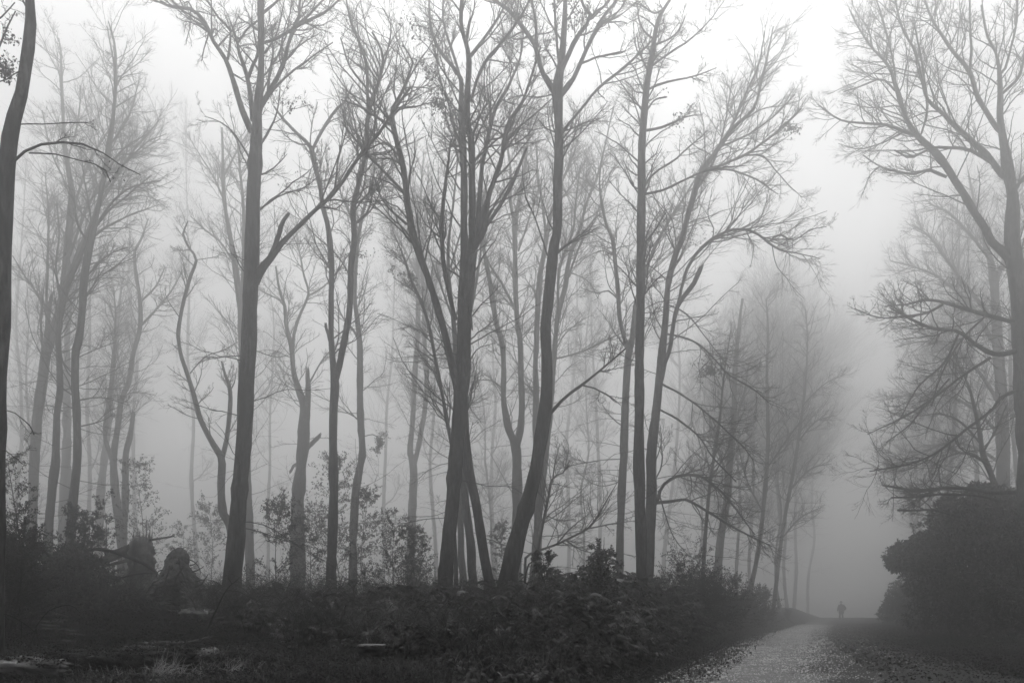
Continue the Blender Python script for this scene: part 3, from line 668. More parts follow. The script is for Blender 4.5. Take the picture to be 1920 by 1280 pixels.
T('very pale wide trunk barely visible between two darker ones on the left', 52, '118,1050,17 119,951,16 124,884,16 126,800,14 125,700,12 128,580,9 136,480,6 140,400,3', [], seed=37, dens=2.2, twl=1.5, low=.25)
T('pale wavy tree with ladder-like forks at the edge of the gap on the left', 42,
  '230,1040,15 228,1018,15 222,967,14 213,867,12 220,806,10 228,749,9 242,715,9 249,665,8 262,615,8 262,564,7 255,514,6 252,474,5 265,447,4 278,410,2',
  ['264,611,4 292,581,4 319,548,3 341,510,2', '263,566,4 292,537,3 311,500,2', '214,880,9 208,853,9 198,816,8 205,749,8 212,699,7 215,648,5 218,600,4 214,540,2', '228,745,3 250,735,2 290,740,1'],
  seed=38, dens=1.5, twl=1.15)
T('short topless snag standing alone in the pale gap on the left', 40, '231,1045,14 233,967,12 235,900,11 236,850,10 244,816,9 250,776,7', [], seed=39, dens=.25, broken=True, twl=.5, cat='dead tree', name='dead_snag', fine=False)
T('ghostly pale trunk behind the shattered stump on the left', 56, '185,1040,14 188,934,13 195,867,12 205,780,10 212,690,7 220,600,5 230,520,3', [], seed=40, dens=2.2, twl=1.6)

# smaller bare trees low in the middle
T('slender bare sapling rising between the leaning S beech and the mid grey forked tree', 26,
  '999,1085,5 1014,1001,5 1028,934,4.5 1034,900,4 1045,890,3 1058,884,3 1068,862,2', ['1030,930,3 1020,900,2 1010,870,1', '1036,905,3 1040,870,2 1050,830,1', '1020,980,2 1050,960,2 1085,930,1', '1022,965,2 1050,975,2 1080,972,1'],
  seed=41, dens=2.2, twl=.7, name='bare_sapling', flare=1.2, low=.3)
T('leaning bare sapling reaching up right behind the two leafy young beeches', 27,
  '985,1050,5 994,1038,4.5 1041,1021,4 1075,1005,4 1105,988,4 1125,960,3 1142,930,2 1160,900,1', ['1105,990,3 1152,981,2 1190,975,1', '1060,1012,3 1090,1030,2 1130,1040,1', '1045,1018,3 1075,985,2 1110,960,1'],
  seed=42, dens=2.2, twl=.7, name='bare_sapling', flare=1.2, low=.2)
T('slim dark stem standing in the misty thicket under the arching low branches', 33,
  '1318,1120,8 1320,1038,7 1330,917,6 1340,850,5 1350,780,4 1358,700,3 1370,620,2', ['1325,980,2 1300,950,2 1280,900,1', '1332,900,3 1360,850,2 1385,790,1'], seed=43, dens=1.3, twl=.9, low=.2)
T('grey straight trunk in the misty thicket, widest one right of the arching low branches', 42,
  '1344,1120,15 1350,1018,14 1363,934,13 1370,850,12 1376,780,10 1378,700,8 1385,620,6 1392,560,4', ['1366,900,5 1345,840,4 1330,780,3', '1374,800,5 1395,740,4 1405,680,3'], seed=44, dens=1.3, twl=1.1)
T('thin dark stem on the track side of the misty thicket, leaning right', 44,
  '1400,1145,9 1404,1119,8 1424,1018,8 1437,884,7 1440,800,6 1438,700,5 1440,620,4 1436,560,2', ['1430,960,3 1400,900,3 1385,840,2', '1437,880,3 1470,830,3 1500,790,2'], seed=45, dens=1.5, twl=1.3)
T('outermost thin stem of the misty thicket beside the track, slanting right', 48,
  '1449,1150,8 1451,1135,7 1460,1050,7 1475,950,6 1490,870,6 1500,800,5 1510,720,4 1514,640,3 1510,580,2', ['1465,1010,3 1500,970,3 1540,950,1', '1480,920,3 1520,880,3 1560,870,1', '1495,830,3 1530,790,3 1570,780,1', '1505,760,3 1545,720,2 1585,700,1'], seed=46, dens=1.5, twl=1.4)

# ------------------------------------------------------------------ paler trees deep in the fog (traced positions, grown shape)
def far_tree(px, top, w, Y, seed, label, group, lean=0, up=.10, dens=2.0, wide=1.0, low=.2):
    g = rng(seed)
    yb = HY - (float(terrain((px - 960) / F * Y, Y)) - H0) / Y * F
    hs = np.linspace(yb, top, 9)
    x = px + np.cumsum(g.normal(0, 5.0, 9)) + np.linspace(0, lean, 9)
    ws = np.linspace(w, 1.5, 9)
    tr = ' '.join('%.1f,%.1f,%.1f' % t for t in zip(x, hs, ws))
    limbs = []
    for j in range(6):
        i = g.integers(2, 7); sd = 1 if j % 2 else -1
        dx = sd * g.uniform(14, 30) * wide; dyy = -g.uniform(35, 70)
        limbs.append('%.1f,%.1f,%.1f %.1f,%.1f %.1f,%.1f,1.2' % (x[i], hs[i], ws[i] * .5, x[i] + dx * .6, hs[i] + dyy * .4, x[i] + dx, hs[i] + dyy))
    return traced_tree(label, Y, tr, limbs, seed=seed, dens=dens, twl=wide * Y / 36, up=up, low=low, group=group, spread=.6)
gA = 'slender trees massed in the fog between the arching branches and the track'
lA = ['slender grey tree in the misty thicket, just right of the widest grey trunk', 'faint thin tree behind the middle of the misty thicket, its crown the tallest rounded top', 'faint thin tree just right of the tallest rounded top in the misty thicket', 'pale thin tree second from the track end of the misty thicket', 'pale thin tree at the track end of the misty thicket, crown over the gap', 'pale tree seen through the arching limbs right of the tall dark tree', 'pale tree between the arching limbs and the widest grey trunk of the thicket', 'low-crowned slim tree in front of the misty thicket, short beside its neighbours', 'ghostliest thin tree at the far corner of the thicket, nearest the walker']
for i, (px, top, w, Y) in enumerate([(1385, 575, 6, 62), (1418, 545, 6, 66), (1446, 530, 6, 72), (1470, 540, 6, 78), (1486, 560, 6, 86), (1300, 640, 6, 66), (1345, 600, 6, 70), (1462, 640, 5, 58), (1500, 600, 5, 98)]):
    far_tree(px, top, w, Y, 100 + i, lA[i], gA, wide=1.9 if px > 1400 else 1.3, dens=1.9, lean=[0, 6, -8, 4, 10, 0, -5, 5, 8][i])
gB = 'ghostly trees far behind the central beeches'
lB = ['ghostly tree between the grey bent tree and the pale double-stemmed tree', 'ghostly tree behind the left limb of the central beech', 'ghostly tree between the central beech and the tuning-fork tree', 'ghostly tree in the gap just right of the leaning S-shaped beech', 'ghostly tree between the S-shaped beech and the mid grey forked tree', 'short ghostly tree low in the gap right of the leaning S-shaped beech', 'ghostly tree directly behind the tall tree with arching low branches', 'short ghostly tree low between the central beech and the tuning-fork tree']
for i, (px, top, w, Y) in enumerate([(712, 380, 8, 74), (815, 420, 8, 70), (925, 380, 8, 78), (1070, 300, 8, 80), (1122, 340, 8, 72), (1090, 560, 5, 62), (1250, 420, 8, 76), (935, 700, 5, 60)]):
    far_tree(px, top, w, Y, 130 + i, lB[i], gB, wide=1.2, dens=1.1, lean=[20, -25, 10, 30, -15, 8, 22, -10][i])
gC = 'ghostly trees far behind the left half of the wood'
lC = ['ghostly tree beside the dark trunk on the left edge', 'ghostly tree in the gap between the crooked two-stemmed tree and the thick beech', 'ghostly tree between the thick beech and the snapped pale trunk', 'short ghostly tree left of the pale leaning trunk with the dead fork', 'ghostly tall tree behind the three grey trunks on the left', 'ghostly tree behind the topless snag at the edge of the pale gap']
for i, (px, top, w, Y) in enumerate([(20, 300, 8, 62), (385, 200, 8, 70), (505, 420, 7, 72), (45, 520, 7, 56), (160, 120, 8, 70), (262, 190, 8, 76)]):
    far_tree(px, top, w, Y, 150 + i, lC[i], gC, wide=1.15, dens=1.1, lean=[15, -20, 25, -10, 20, -15][i])
gD = 'pale trees lining the right side of the track in the fog'
lD = ['pale bushy tree over the left half of the rhododendron', 'pale bushy tree left of the one over the rhododendron, lower', 'faint low tree closest to the track on its right side', 'pale tall tree at the right edge behind the big spreading beech', 'pale bushy tree between the slanting grey stem and the left half of the rhododendron']
for i, (px, top, w, Y) in enumerate([(1765, 400, 11, 52), (1735, 560, 8, 62), (1720, 720, 6, 72), (1905, 300, 11, 52), (1830, 350, 9, 66)]):
    far_tree(px, top, w, Y, 170 + i, lD[i], gD, wide=1.45, dens=1.8, low=.08)
# ------------------------------------------------------------------ leafy shrubs
def shrub(label, name, cat, px, top, half, Y, seed, n=26, leaf=.05, lp=1.0, topx=None, material=None, stems=1, ang=(35, 75), per=3, group=None, up=.02, stemr=.02, start=.06, width=.5, base_py=None):
    g = rng(seed); leaf *= .8; per += 1
    if base_py: Y = ground_hit(px, base_py)
    k = Y / F; X = (px - 960) * k; zb = float(terrain(X, Y))
    root = empty(name, (X, Y, zb), label, cat, group)
    tip = P(topx if topx is not None else px, top, Y)
    S, R = [], []
    for j in range(stems):
        b = np.array([X, Y, zb - .08]) + (g.normal(0, .06, 3) * [1, 1, 0] if j else 0)
        t = tip if j == 0 else tip + np.array([g.uniform(-.7, .7) * half * k, g.uniform(-.7, .7) * half * k, -g.uniform(.05, .5) * (tip[2] - zb)])
        m = (b + t) / 2 + g.normal(0, .05, 3) * (t[2] - b[2])
        p, r = smooth_path([b, m, t], [stemr, stemr * .6, .004], 14)
        S.append(p); R.append(r)
    S, R = np.stack(S), np.stack(R)
    G = Geo(); G.tubes(S, R, 6); G.build('stem', M_dark, root)
    n = int(n * 1.7)
    A, Ar = grow(S, R, g, n, .3, ang, 7, .12, up, .5, t0=start, t1=.99, Lfix=np.full(n * stems, half * k * 1.35), rcap=.012)
    B, Br = grow(A, Ar, g, 5, .5, (25, 60), 5, .14, up, .6, t0=.15, rcap=.006)
    G = Geo(); G.tubes(A, Ar, 4); G.tubes(B, Br, 3); G.build('branches', M_dark, root)
    pts = np.concatenate([A[:, 2:].reshape(-1, 3), B.reshape(-1, 3)])
    T_ = np.concatenate([np.gradient(A, axis=1)[:, 2:].reshape(-1, 3), np.gradient(B, axis=1).reshape(-1, 3)])
    sel = g.random(len(pts)) < lp
    pts, T_ = np.repeat(pts[sel], per, 0), np.repeat(norm(T_[sel]), per, 0)
    G = Geo(); G.leaves(pts + g.normal(0, leaf * .25, pts.shape), T_ * .8 + g.normal(0, .7, pts.shape), leaf, g, width)
    G.build('leaves', material or M_holly, root, smooth=False)
    return root

S_ = shrub
S_('dense leafy holly against the dark trunk on the left edge', 'holly_bush', 'bush', 14, 858, 64, 12.5, 201, n=46, leaf=.042, stems=4, per=3, start=.1)
S_('second holly, bulging low beside the leafy one on the left edge', 'holly_bush', 'bush', 40, 985, 48, 14, 202, n=36, leaf=.045, stems=4, per=3)
S_('dark compact bush in front of the two dark misty trunks on the left', 'holly_bush', 'bush', 138, 958, 42, 20, 203, n=34, leaf=.07, topx=144, stems=3, per=3)
S_('open spindly holly between the compact bush and the shattered stump', 'young_holly', 'bush', 182, 938, 32, 21, 204, n=22, leaf=.08, topx=195, lp=.55, per=2)
S_('pale conical young holly behind the shattered stump', 'young_holly', 'bush', 268, 872, 62, 27, 205, n=36, leaf=.085, topx=252, lp=.6, per=2)
S_('faint young holly left of the thick beech base', 'young_holly', 'bush', 392, 945, 48, 34, 206, n=30, leaf=.10, lp=.6, per=2)
S_('small faint bush between the conical holly and the faint one by the thick beech', 'young_holly', 'bush', 345, 985, 34, 36, 207, n=24, leaf=.10, lp=.6, per=2)
S_('young holly with a spiky top right of the thick beech base', 'young_holly', 'bush', 526, 945, 56, 22, 208, n=40, leaf=.075, lp=.8, per=2, topx=522)
S_('rounded young holly in front of the snapped pale trunk', 'young_holly', 'bush', 586, 952, 46, 26, 209, n=36, leaf=.08, lp=.8, per=2)
S_('tallest young holly, wrapped round the narrow V beech', 'young_holly', 'bush', 648, 872, 70, 27, 210, n=52, leaf=.085, lp=.8, per=2, topx=636)
S_('young holly under the grey bent tree', 'young_holly', 'bush', 690, 930, 46, 26, 211, n=36, leaf=.08, lp=.8, per=2)
S_('flat-topped young holly, last of the row towards the central beech', 'young_holly', 'bush', 742, 965, 48, 24, 212, n=38, leaf=.075, lp=.75, per=2, stems=2)
S_('low faint holly between the flat-topped one and the central beech', 'young_holly', 'bush', 788, 1010, 32, 28, 213, n=24, leaf=.08, lp=.6, per=2)
S_('pale shrub behind the base of the leaning S beech', 'young_holly', 'bush', 930, 985, 38, 31, 214, n=28, leaf=.10, lp=.6, per=2)
S_('smaller of two dark leafy young beeches on the bracken bank', 'young_beech', 'sapling', 1024, 1036, 34, 15, 215, n=26, leaf=.06, topx=1017, per=2, lp=.85, width=.65, material=M_rhodo)
S_('larger of two dark leafy young beeches, with one bare spike on top', 'young_beech', 'sapling', 1112, 1036, 50, 15, 216, n=44, leaf=.062, topx=1131, per=3, lp=.9, width=.65, material=M_rhodo)
S_('wide grey bush filling the gap between the straight beech and the track', 'grey_bush', 'bush', 1292, 1042, 76, 24, 217, n=44, leaf=.07, stems=4, per=2, lp=.85, topx=1300)
S_('low grey bush on the track side of the wide grey bush', 'grey_bush', 'bush', 1372, 1085, 50, 31, 218, n=34, leaf=.08, stems=3, per=2, lp=.8)
S_('low dim bush at the foot of the misty thicket', 'grey_bush', 'bush', 1425, 1110, 40, 40, 219, n=30, leaf=.09, stems=3, per=2, lp=.8)
S_('tiny upright dark plant on the left verge far down the track', 'verge_plant', 'plant', 1477, 1146, 8, 60, 220, n=14, leaf=.12, per=2, stemr=.03)
S_('thin leggy seedling on the bank in front of the flat-topped holly', 'seedling', 'plant', 690, 1068, 14, 17, 221, n=10, leaf=.04, per=2, lp=.7, topx=682, stemr=.008)

def mound(label, name, cat, lobes, material, seed, dens=1.0, leaf=.12, width=.34, stemmat=None, per=6, droop=-.35, layers=.3):
    """a big evergreen bush: whorls of leaves over bulging lobes (px, py, r px, distance)"""
    g = rng(seed)
    L = [(P(a, b, Y), r * Y / F) for a, b, r, Y in lobes]
    c0 = L[0][0]; zb = float(terrain(c0[0], c0[1]))
    cx = np.mean([c[0] for c, _ in L]); cyy = np.mean([c[1] for c, _ in L]); zb = float(terrain(cx, cyy))
    root = empty(name, (cx, cyy, zb), label, cat)
    G = Geo(); St = Geo()
    for c, r in L:
        n = int(900 * r * r * dens) + 60
        d = norm(g.normal(size=(n, 3))); d = d[(d[:, 1] < .45)]; n = len(d)
        bump = 1 + .26 * np.sin(d[:, 0] * 6 + c[0]) * np.sin(d[:, 2] * 7 + c[2]) + g.normal(0, .05, n) + .35 * (g.random(n) < .03) * g.random(n)
        p = c + d * (r * bump * (1 - layers * g.random(n) ** 1.8 + .04 * g.random(n)))[:, None]
        p = p[p[:, 2] > terrain(p[:, 0], p[:, 1]) + .03]; d = norm(p - c)
        pp = np.repeat(p, per, 0); dd = np.repeat(d, per, 0)
        G.leaves(pp + g.normal(0, leaf * .12, pp.shape), dd * .55 + g.normal(0, .75, pp.shape) + [0, 0, droop], leaf, g, width)
        # branches running out to the surface
        big = [cc for cc, rr_ in L if rr_ > .7]
        small = r <= .7 and len(big) > 0
        b0 = big[int(np.argmin([np.linalg.norm(cc - c) for cc in big]))] if small else np.array([c[0], c[1], max(zb, float(terrain(c[0], c[1]))) - .05])
        for q in (p[g.integers(0, len(p), 2 if small else 8)] if len(p) else ()):
            pa, ra = smooth_path([b0, (b0 + c) / 2 + g.normal(0, .1, 3), q], [.05, .03, .008], 8)
            St.tubes(pa, ra, 5)
    St.build('branches', M_dark, root)
    G.build('leaves', material, root, smooth=False)
    return root
gx = rng(333)
def fringe(lobes, n, rmin, rmax):
    out = list(lobes)
    for _ in range(n):
        a, b, r_, Y = lobes[gx.integers(len(lobes))]; t = gx.uniform(math.pi, 2 * math.pi); k = gx.uniform(.78, 1.0)
        out.append((a + math.cos(t) * r_ * k, b + math.sin(t) * r_ * k, gx.uniform(rmin, rmax), Y + gx.uniform(-.8, .4)))
    return out
mound('huge dark rhododendron bulging over the right side of the track', 'rhododendron', 'bush',
      fringe([(1702, 1054, 22, 32), (1738, 1088, 42, 32), (1765, 1015, 46, 31), (1800, 975, 42, 30), (1850, 968, 48, 29), (1905, 985, 60, 28), (1960, 975, 60, 28), (1780, 1070, 75, 30), (1850, 1060, 80, 28),
       (1935, 1080, 95, 26), (1738, 1150, 40, 32), (1790, 1150, 60, 30), (1860, 1155, 66, 27), (1930, 1170, 80, 24), (2020, 1060, 130, 25), (2030, 1180, 100, 22)], 120, 6, 24), M_rhodo, 301, leaf=.17, dens=.5, layers=.55, width=.42)
mound('fainter rhododendron further along the right side of the track', 'rhododendron', 'bush',
      [(1690, 1120, 26, 46), (1672, 1140, 20, 48), (1715, 1120, 36, 44), (1700, 1158, 24, 46), (1660, 1150, 14, 52)], M_rhodo, 302, leaf=.18, dens=.8, layers=.5, width=.42)
mound('bramble-covered mound under the compact bush on the left', 'bramble_mound', 'bush',
      [(85, 1070, 42, 18), (130, 1058, 34, 18.5), (165, 1078, 40, 18), (60, 1100, 44, 17), (202, 1108, 28, 18), (120, 1104, 44, 17)], M_holly, 303, leaf=.07, width=.6, dens=2.6, droop=-.1)
mound('dark bramble heap left of the uprooted root mound', 'bramble_mound', 'bush', [(246, 1128, 26, 16.5), (228, 1136, 24, 16.2), (272, 1146, 22, 16)], M_holly, 304, leaf=.06, width=.6, dens=2.6, droop=-.1)
mound('dark leafy bush cut by the left edge, under the hollies', 'bramble_mound', 'bush', [(-10, 1080, 60, 13), (30, 1100, 46, 13.5), (0, 1130, 50, 13)], M_holly, 305, leaf=.055, width=.55, dens=3.2, droop=-.1)

# ------------------------------------------------------------------ bracken, brambles, grass, litter
def bracken():
    g = rng(401)
    # one frond in its own space: rachis along +x, unit length
    def fronds(pos, az, ln, el, geo):
        n = len(pos); m = 9
        t = np.linspace(0, 1, m)[None]
        curl = g.uniform(.9, 2.3, n)[:, None]
        ang = el[:, None] - curl * t ** 1.3
        dx = np.cos(ang) * ln[:, None] / (m - 1); dz = np.sin(ang) * ln[:, None] / (m - 1)
        x = np.cumsum(dx, 1) - dx[:, :1]; z = np.cumsum(dz, 1) - dz[:, :1]
        ca, sa = np.cos(az)[:, None], np.sin(az)[:, None]
        sw = (g.normal(0, .12, n)[:, None] * t ** 2) * ln[:, None]
        R = np.stack([pos[:, 0:1] + x * ca - sw * sa, pos[:, 1:2] + x * sa + sw * ca, pos[:, 2:3] + z], -1)
        geo.tubes(R, np.repeat((.0045 * (1 - .75 * t)), n, 0), 3)
        # pinnae on both sides
        for s in (1, -1):
            for q in np.linspace(.22, .97, 13):
                f = q * (m - 1); i = min(int(f), m - 2); u = f - i
                c = R[:, i] * (1 - u) + R[:, i + 1] * u; tg = norm(R[:, i + 1] - R[:, i])
                sd = np.stack([-sa[:, 0], ca[:, 0], np.zeros(n)], 1) * s
                d = norm(sd + tg * .5 + g.normal(0, .22, (n, 3)) + [0, 0, -.35])
                L = (ln * .30 * (1 - q) ** .7 * g.uniform(.7, 1.2, n) + .02)[:, None]
                w = tg * L * .13
                v = np.stack([c - w, c + w, c + d * L * .6 + w * .8 + [0, 0, -.01], c + d * L + [0, 0, -.04]], 1)
                k = np.arange(n)[:, None] * 4
                geo.add(v, None, np.concatenate([k + [0, 1, 2], k + [0, 2, 3]], 0))
    G = Geo()
    YS = ground_hit(697, 1244)
    def scatter(n, Y0, Y1, hmul, pxlim, big=1.0, G=G):
        Y = Y0 + (Y1 - Y0) * g.random(n) ** .9
        px = g.uniform(*pxlim, n)
        X = (px - 960) / F * Y
        d = (X - road_x(Y)) * .92
        Yf = np.interp(px, [-50, 300, 450, 600, 900, 1000, 1100, 1230, 1400], [17.5, 17, 13.5, 10.5, 8.2, 7.8, 8.5, 11, 12]) + .8 * wav(X, Y, 1.3, 2)
        ok = (Y > Yf) & ~((px > 625) & (px < 745) & (Y < YS + .5)) & ~((px > 250) & (px < 405) & (Y < 17.6)) & ~((px > 215) & (px < 320) & (Y < 23)) & (d < -3.15 + .25 * wav(X, Y, 1.8, 1.))
        X, Y, px, d = X[ok], Y[ok], px[ok], d[ok]; n = len(X)
        lump = .72 + .75 * wav(X, Y, .9, .5) + .5 * wav(X, Y, 2.3, 1.7)
        bushy = np.interp(px, [-50, 300, 500, 800, 960, 1180, 1260, 1500], [.8, .7, .7, .85, .9, 1.4, 1.2, .6]) * np.interp(Y, [7, 10, 14, 24, 40], [.35, .55, .9, 1, .7])
        h = hmul * bushy * np.clip(lump, .12, 1.9)
        # piled-up fronds: they start at different heights of the heap
        z = terrain(X, Y) + g.random(n) ** 1.2 * .75 * h
        fronds(np.stack([X, Y, z], 1), g.uniform(0, 2 * math.pi, n), big * g.uniform(.28, .68, n) * np.clip(h, .5, 1.2) * np.clip(Y / 18, .34, 1), g.uniform(.1, 1.15, n), G)
    scatter(1500, 9, 24, 1.15, (300, 1300), 1.4)
    G3 = Geo(); scatter(1300, 8, 22, 1.15, (250, 1300), 1.2, G3); scatter(150, 10, 20, 1.0, (250, 1300), 1.3, G3)
    o = G3.build('pale_bracken', M_slab, smooth=False); tag(o, 'paler withered fern fronds lying over the dark bracken', 'bracken', None, 'stuff')
    scatter(26000, 12.5, 22, 1.0, (-60, 1300)); scatter(26000, 7.4, 13, 1.0, (350, 1260))
    scatter(9000, 20, 36, 1.05, (-60, 1420))
    scatter(2500, 34, 60, 1.2, (200, 1500))
    # arching thin stems through the heap
    n = 9000
    px = g.uniform(-60, 1260, n); Y = g.uniform(8, 26, n); X = (px - 960) / F * Y
    d = (X - road_x(Y)) * .92
    Yf = np.interp(px, [-50, 300, 450, 600, 900, 1230], [17, 16.5, 13, 10, 7.8, 10]); ok = (d < -3.2) & (Y > Yf); X, Y = X[ok], Y[ok]; n = len(X)
    az = g.uniform(0, 6.28, n)[:, None]; L = g.uniform(.4, 1.7, n)[:, None]; t = np.linspace(0, 1, 9)[None]
    hh = L * g.uniform(.12, .45, n)[:, None]
    L = L * np.clip(Y / 15, .4, 1)[:, None]; hh = hh * np.clip(Y / 15, .4, 1)[:, None]
    R = np.stack([X[:, None] + np.cos(az) * L * t * .7, Y[:, None] + np.sin(az) * L * t * .7, terrain(X, Y)[:, None] + .3 * np.clip(Y / 15, .3, 1)[:, None] + hh * 4 * t * (1.05 - t)], -1)
    G.tubes(R, np.repeat(.0045 - .003 * t, n, 0), 3)
    o = G.build('bracken', M_bracken, smooth=False)
    tag(o, 'tangled dead bracken covering the bank below the trees', 'bracken', None, 'stuff')
bracken()

def dead_stems():
    g = rng(455); n = 5200
    px = g.uniform(-60, 1330, n); Y = 17 + 19 * g.random(n) ** 1.2; X = (px - 960) / F * Y
    ok = ((X - road_x(Y)) * .92 < -3.6) & ~((px > 215) & (px < 400) & (Y < 23)) & (wav(X, Y, .8, 2.2) > -.25); X, Y, px = X[ok], Y[ok], px[ok]; n = len(X)
    L = g.uniform(.5, 1.55, n)[:, None]; az = g.uniform(0, 6.28, n)[:, None]; t = np.linspace(0, 1, 6)[None]; b = g.uniform(.02, .5, n)[:, None] * L
    R = np.stack([X[:, None] + np.cos(az) * b * t ** 2, Y[:, None] + np.sin(az) * b * t ** 2, terrain(X, Y)[:, None] + L * t * (1 - .15 * t)], -1)
    G = Geo(); rad = np.repeat(.004 - .002 * t, n, 0); G.tubes(R, rad, 3)
    A, Ar = grow(R, rad, g, 4, .3, (20, 60), 4, .15, .02, .7, t0=.35, Lfix=np.full(4 * n, .32), rmin=.0018); G.tubes(A, Ar, 3)
    o = G.build('dead_weeds', M_bracken, smooth=False); tag(o, 'thin dead weed stalks standing up out of the bracken', 'weeds', None, 'stuff')
dead_stems()

def grass(label, npts, region, h, material, seed, name='grass', w=.006):
    g = rng(seed)
    X, Y = region(g, npts); n = len(X)
    z = terrain(X, Y)
    hh = h * np.clip(Y / 14, .5, 1) * g.uniform(.4, 1.3, n) * (.7 + .5 * wav(X, Y, 1.7, .3))
    hh = np.clip(hh, .03, None)[:, None]
    az = g.uniform(0, 6.28, n); bend = g.uniform(.15, 1.0, n)[:, None]
    dr = np.stack([np.cos(az), np.sin(az), np.zeros(n)], 1); sd = np.stack([-np.sin(az), np.cos(az), np.zeros(n)], 1)
    b = np.stack([X, Y, z - .01], 1); ww = w * (Y / 12)[:, None]
    up = np.array([0, 0, 1.])
    m = b + up * hh * .6 + dr * hh * bend * .25
    t = b + up * hh * (1 - .35 * bend) + dr * hh * bend * .9
    v = np.stack([b - sd * ww, b + sd * ww, m + sd * ww * .8, m - sd * ww * .8, t], 1)
    k = np.arange(n)[:, None] * 5
    G = Geo(); G.add(v, k + [0, 1, 2, 3], k + [3, 2, 4])
    o = G.build(name, material, smooth=False)
    tag(o, label, 'grass', None, 'stuff')

def reg_verge(d0, d1, Y0, Y1, pw=1.6):
    def f(g, n):
        Y = Y0 + (Y1 - Y0) * g.random(n) ** pw
        d = g.uniform(d0, d1, n)
        return road_x(Y) + d / .92, Y
    return f
def reg_px(p0, p1, Y0, Y1, pw=1.3):
    def f(g, n):
        Y = Y0 + (Y1 - Y0) * g.random(n) ** pw
        X = (g.uniform(p0, p1, n) - 960) / F * Y
        ok = (X - road_x(Y)) * .92 < -2.6
        return X[ok], Y[ok]
    return f
grass('short dark grass on the left verge of the track', 60000, reg_verge(-5.0, -1.9, 6.5, 60), .12, M_grass, 411)
grass('thin grass scattered over the clearing on the left', 22000, reg_px(-80, 1250, 5.6, 14), .10, M_grass, 412)
grass('low grass and weeds on the right verge of the track', 50000, reg_verge(2.2, 10, 6.5, 60), .09, M_grass, 413)

def litter(label, n, region, size, material, seed, lift=.03, name='leaf_litter'):
    g = rng(seed); X, Y = region(g, n); n = len(X)
    z = terrain(X, Y) + g.random(n) ** 2 * lift + .008
    G = Geo(); D = g.normal(size=(n, 3)) * [1, 1, .35]
    G.leaves(np.stack([X, Y, z], 1), D, size * np.clip(Y / 14, .5, 1), g, .65, .35)
    o = G.build(name, material, smooth=False); tag(o, label, 'leaf litter', None, 'stuff')
grass('dim dry grass at the bottom edge of the clearing', 16000, reg_px(-60, 1000, 5.7, 9.5), .34, M_grass2, 415, 'dry_grass', .003)
litter('fallen leaves and bark crumbs covering the clearing on the left', 60000, reg_px(-80, 1250, 5.6, 18), .055, M_litter, 421, .09)
litter('fallen leaves banked on the right side of the track', 60000, reg_verge(.4, 10, 6.5, 60, 1.7), .065, M_litter, 422, .05)
litter('fallen leaves along the left verge', 30000, reg_verge(-4.6, -1.6, 6.5, 50, 1.6), .055, M_litter, 423)

def stones():
    g = rng(431); n = 26000
    Y = 7 + 47 * g.random(n) ** 1.8; d = g.normal(-1.2, .8, n); d = np.where(np.abs(d) > 2.2 + .35 * g.random(n), g.uniform(-2.2, 1.5, n), d)
    X = road_x(Y) + d / .92; z = terrain(X, Y) + .022
    r = g.uniform(.006, .026, n) * np.clip(Y / 13, .6, 1.3) * (1 + .3 * (Y > 20))
    base = np.array([[1, 0, 0], [0, 1, 0], [-1, 0, 0], [0, -1, 0], [0, 0, .8]], float)
    v = base[None] * r[:, None, None] * g.uniform(.6, 1.3, (n, 5, 1)); a = g.uniform(0, 6.28, n)
    ca, sa = np.cos(a)[:, None], np.sin(a)[:, None]
    v = np.stack([v[..., 0] * ca - v[..., 1] * sa, v[..., 0] * sa + v[..., 1] * ca, v[..., 2]], -1) + np.stack([X, Y, z], 1)[:, None]
    k = np.arange(n)[:, None] * 5
    G = Geo(); G.add(v, None, np.concatenate([k + [0, 1, 4], k + [1, 2, 4], k + [2, 3, 4], k + [3, 0, 4]]))
    o = G.build('gravel', M_stone, smooth=False); tag(o, 'loose stones strewn over the track', 'gravel', None, 'stuff')
stones()

# ------------------------------------------------------------------ dead wood and stumps
def px_tube(geo, s, Y, sides=8, Y1=None, cap=True, rough=.04, seed=1, n=None, flat=None, wig=0, fine=False):
    a = parse(s); Ys = np.linspace(Y, Y1 if Y1 else Y, len(a))
    q = [P(x, y, yy) for (x, y, _), yy in zip(a, Ys)]; r = [w * yy / F / 2 for w, yy in zip(a[:, 2], Ys)]
    d = sum(np.linalg.norm(np.diff(q, axis=0), axis=1))
    pth, rr = smooth_path(q, r, n or max(6, int(d / .08)))
    if wig: pth[1:] += np.cumsum(rng(seed).normal(0, wig, (len(pth) - 1, 3)), 0)
    if fine:
        pth, rr = smooth_path(pth, rr, max(12, int(d / .035))); g = rng(seed); m = len(rr)
        rr = rr * (1 + .018 * np.convolve(g.normal(size=m + 8), np.ones(9) / 3, 'valid')[:m])
    geo.tubes(pth, rr, sides, cap=cap, rough=rough, seed=seed, flat=flat, ridge=.055 if fine else 0)
    return pth, rr

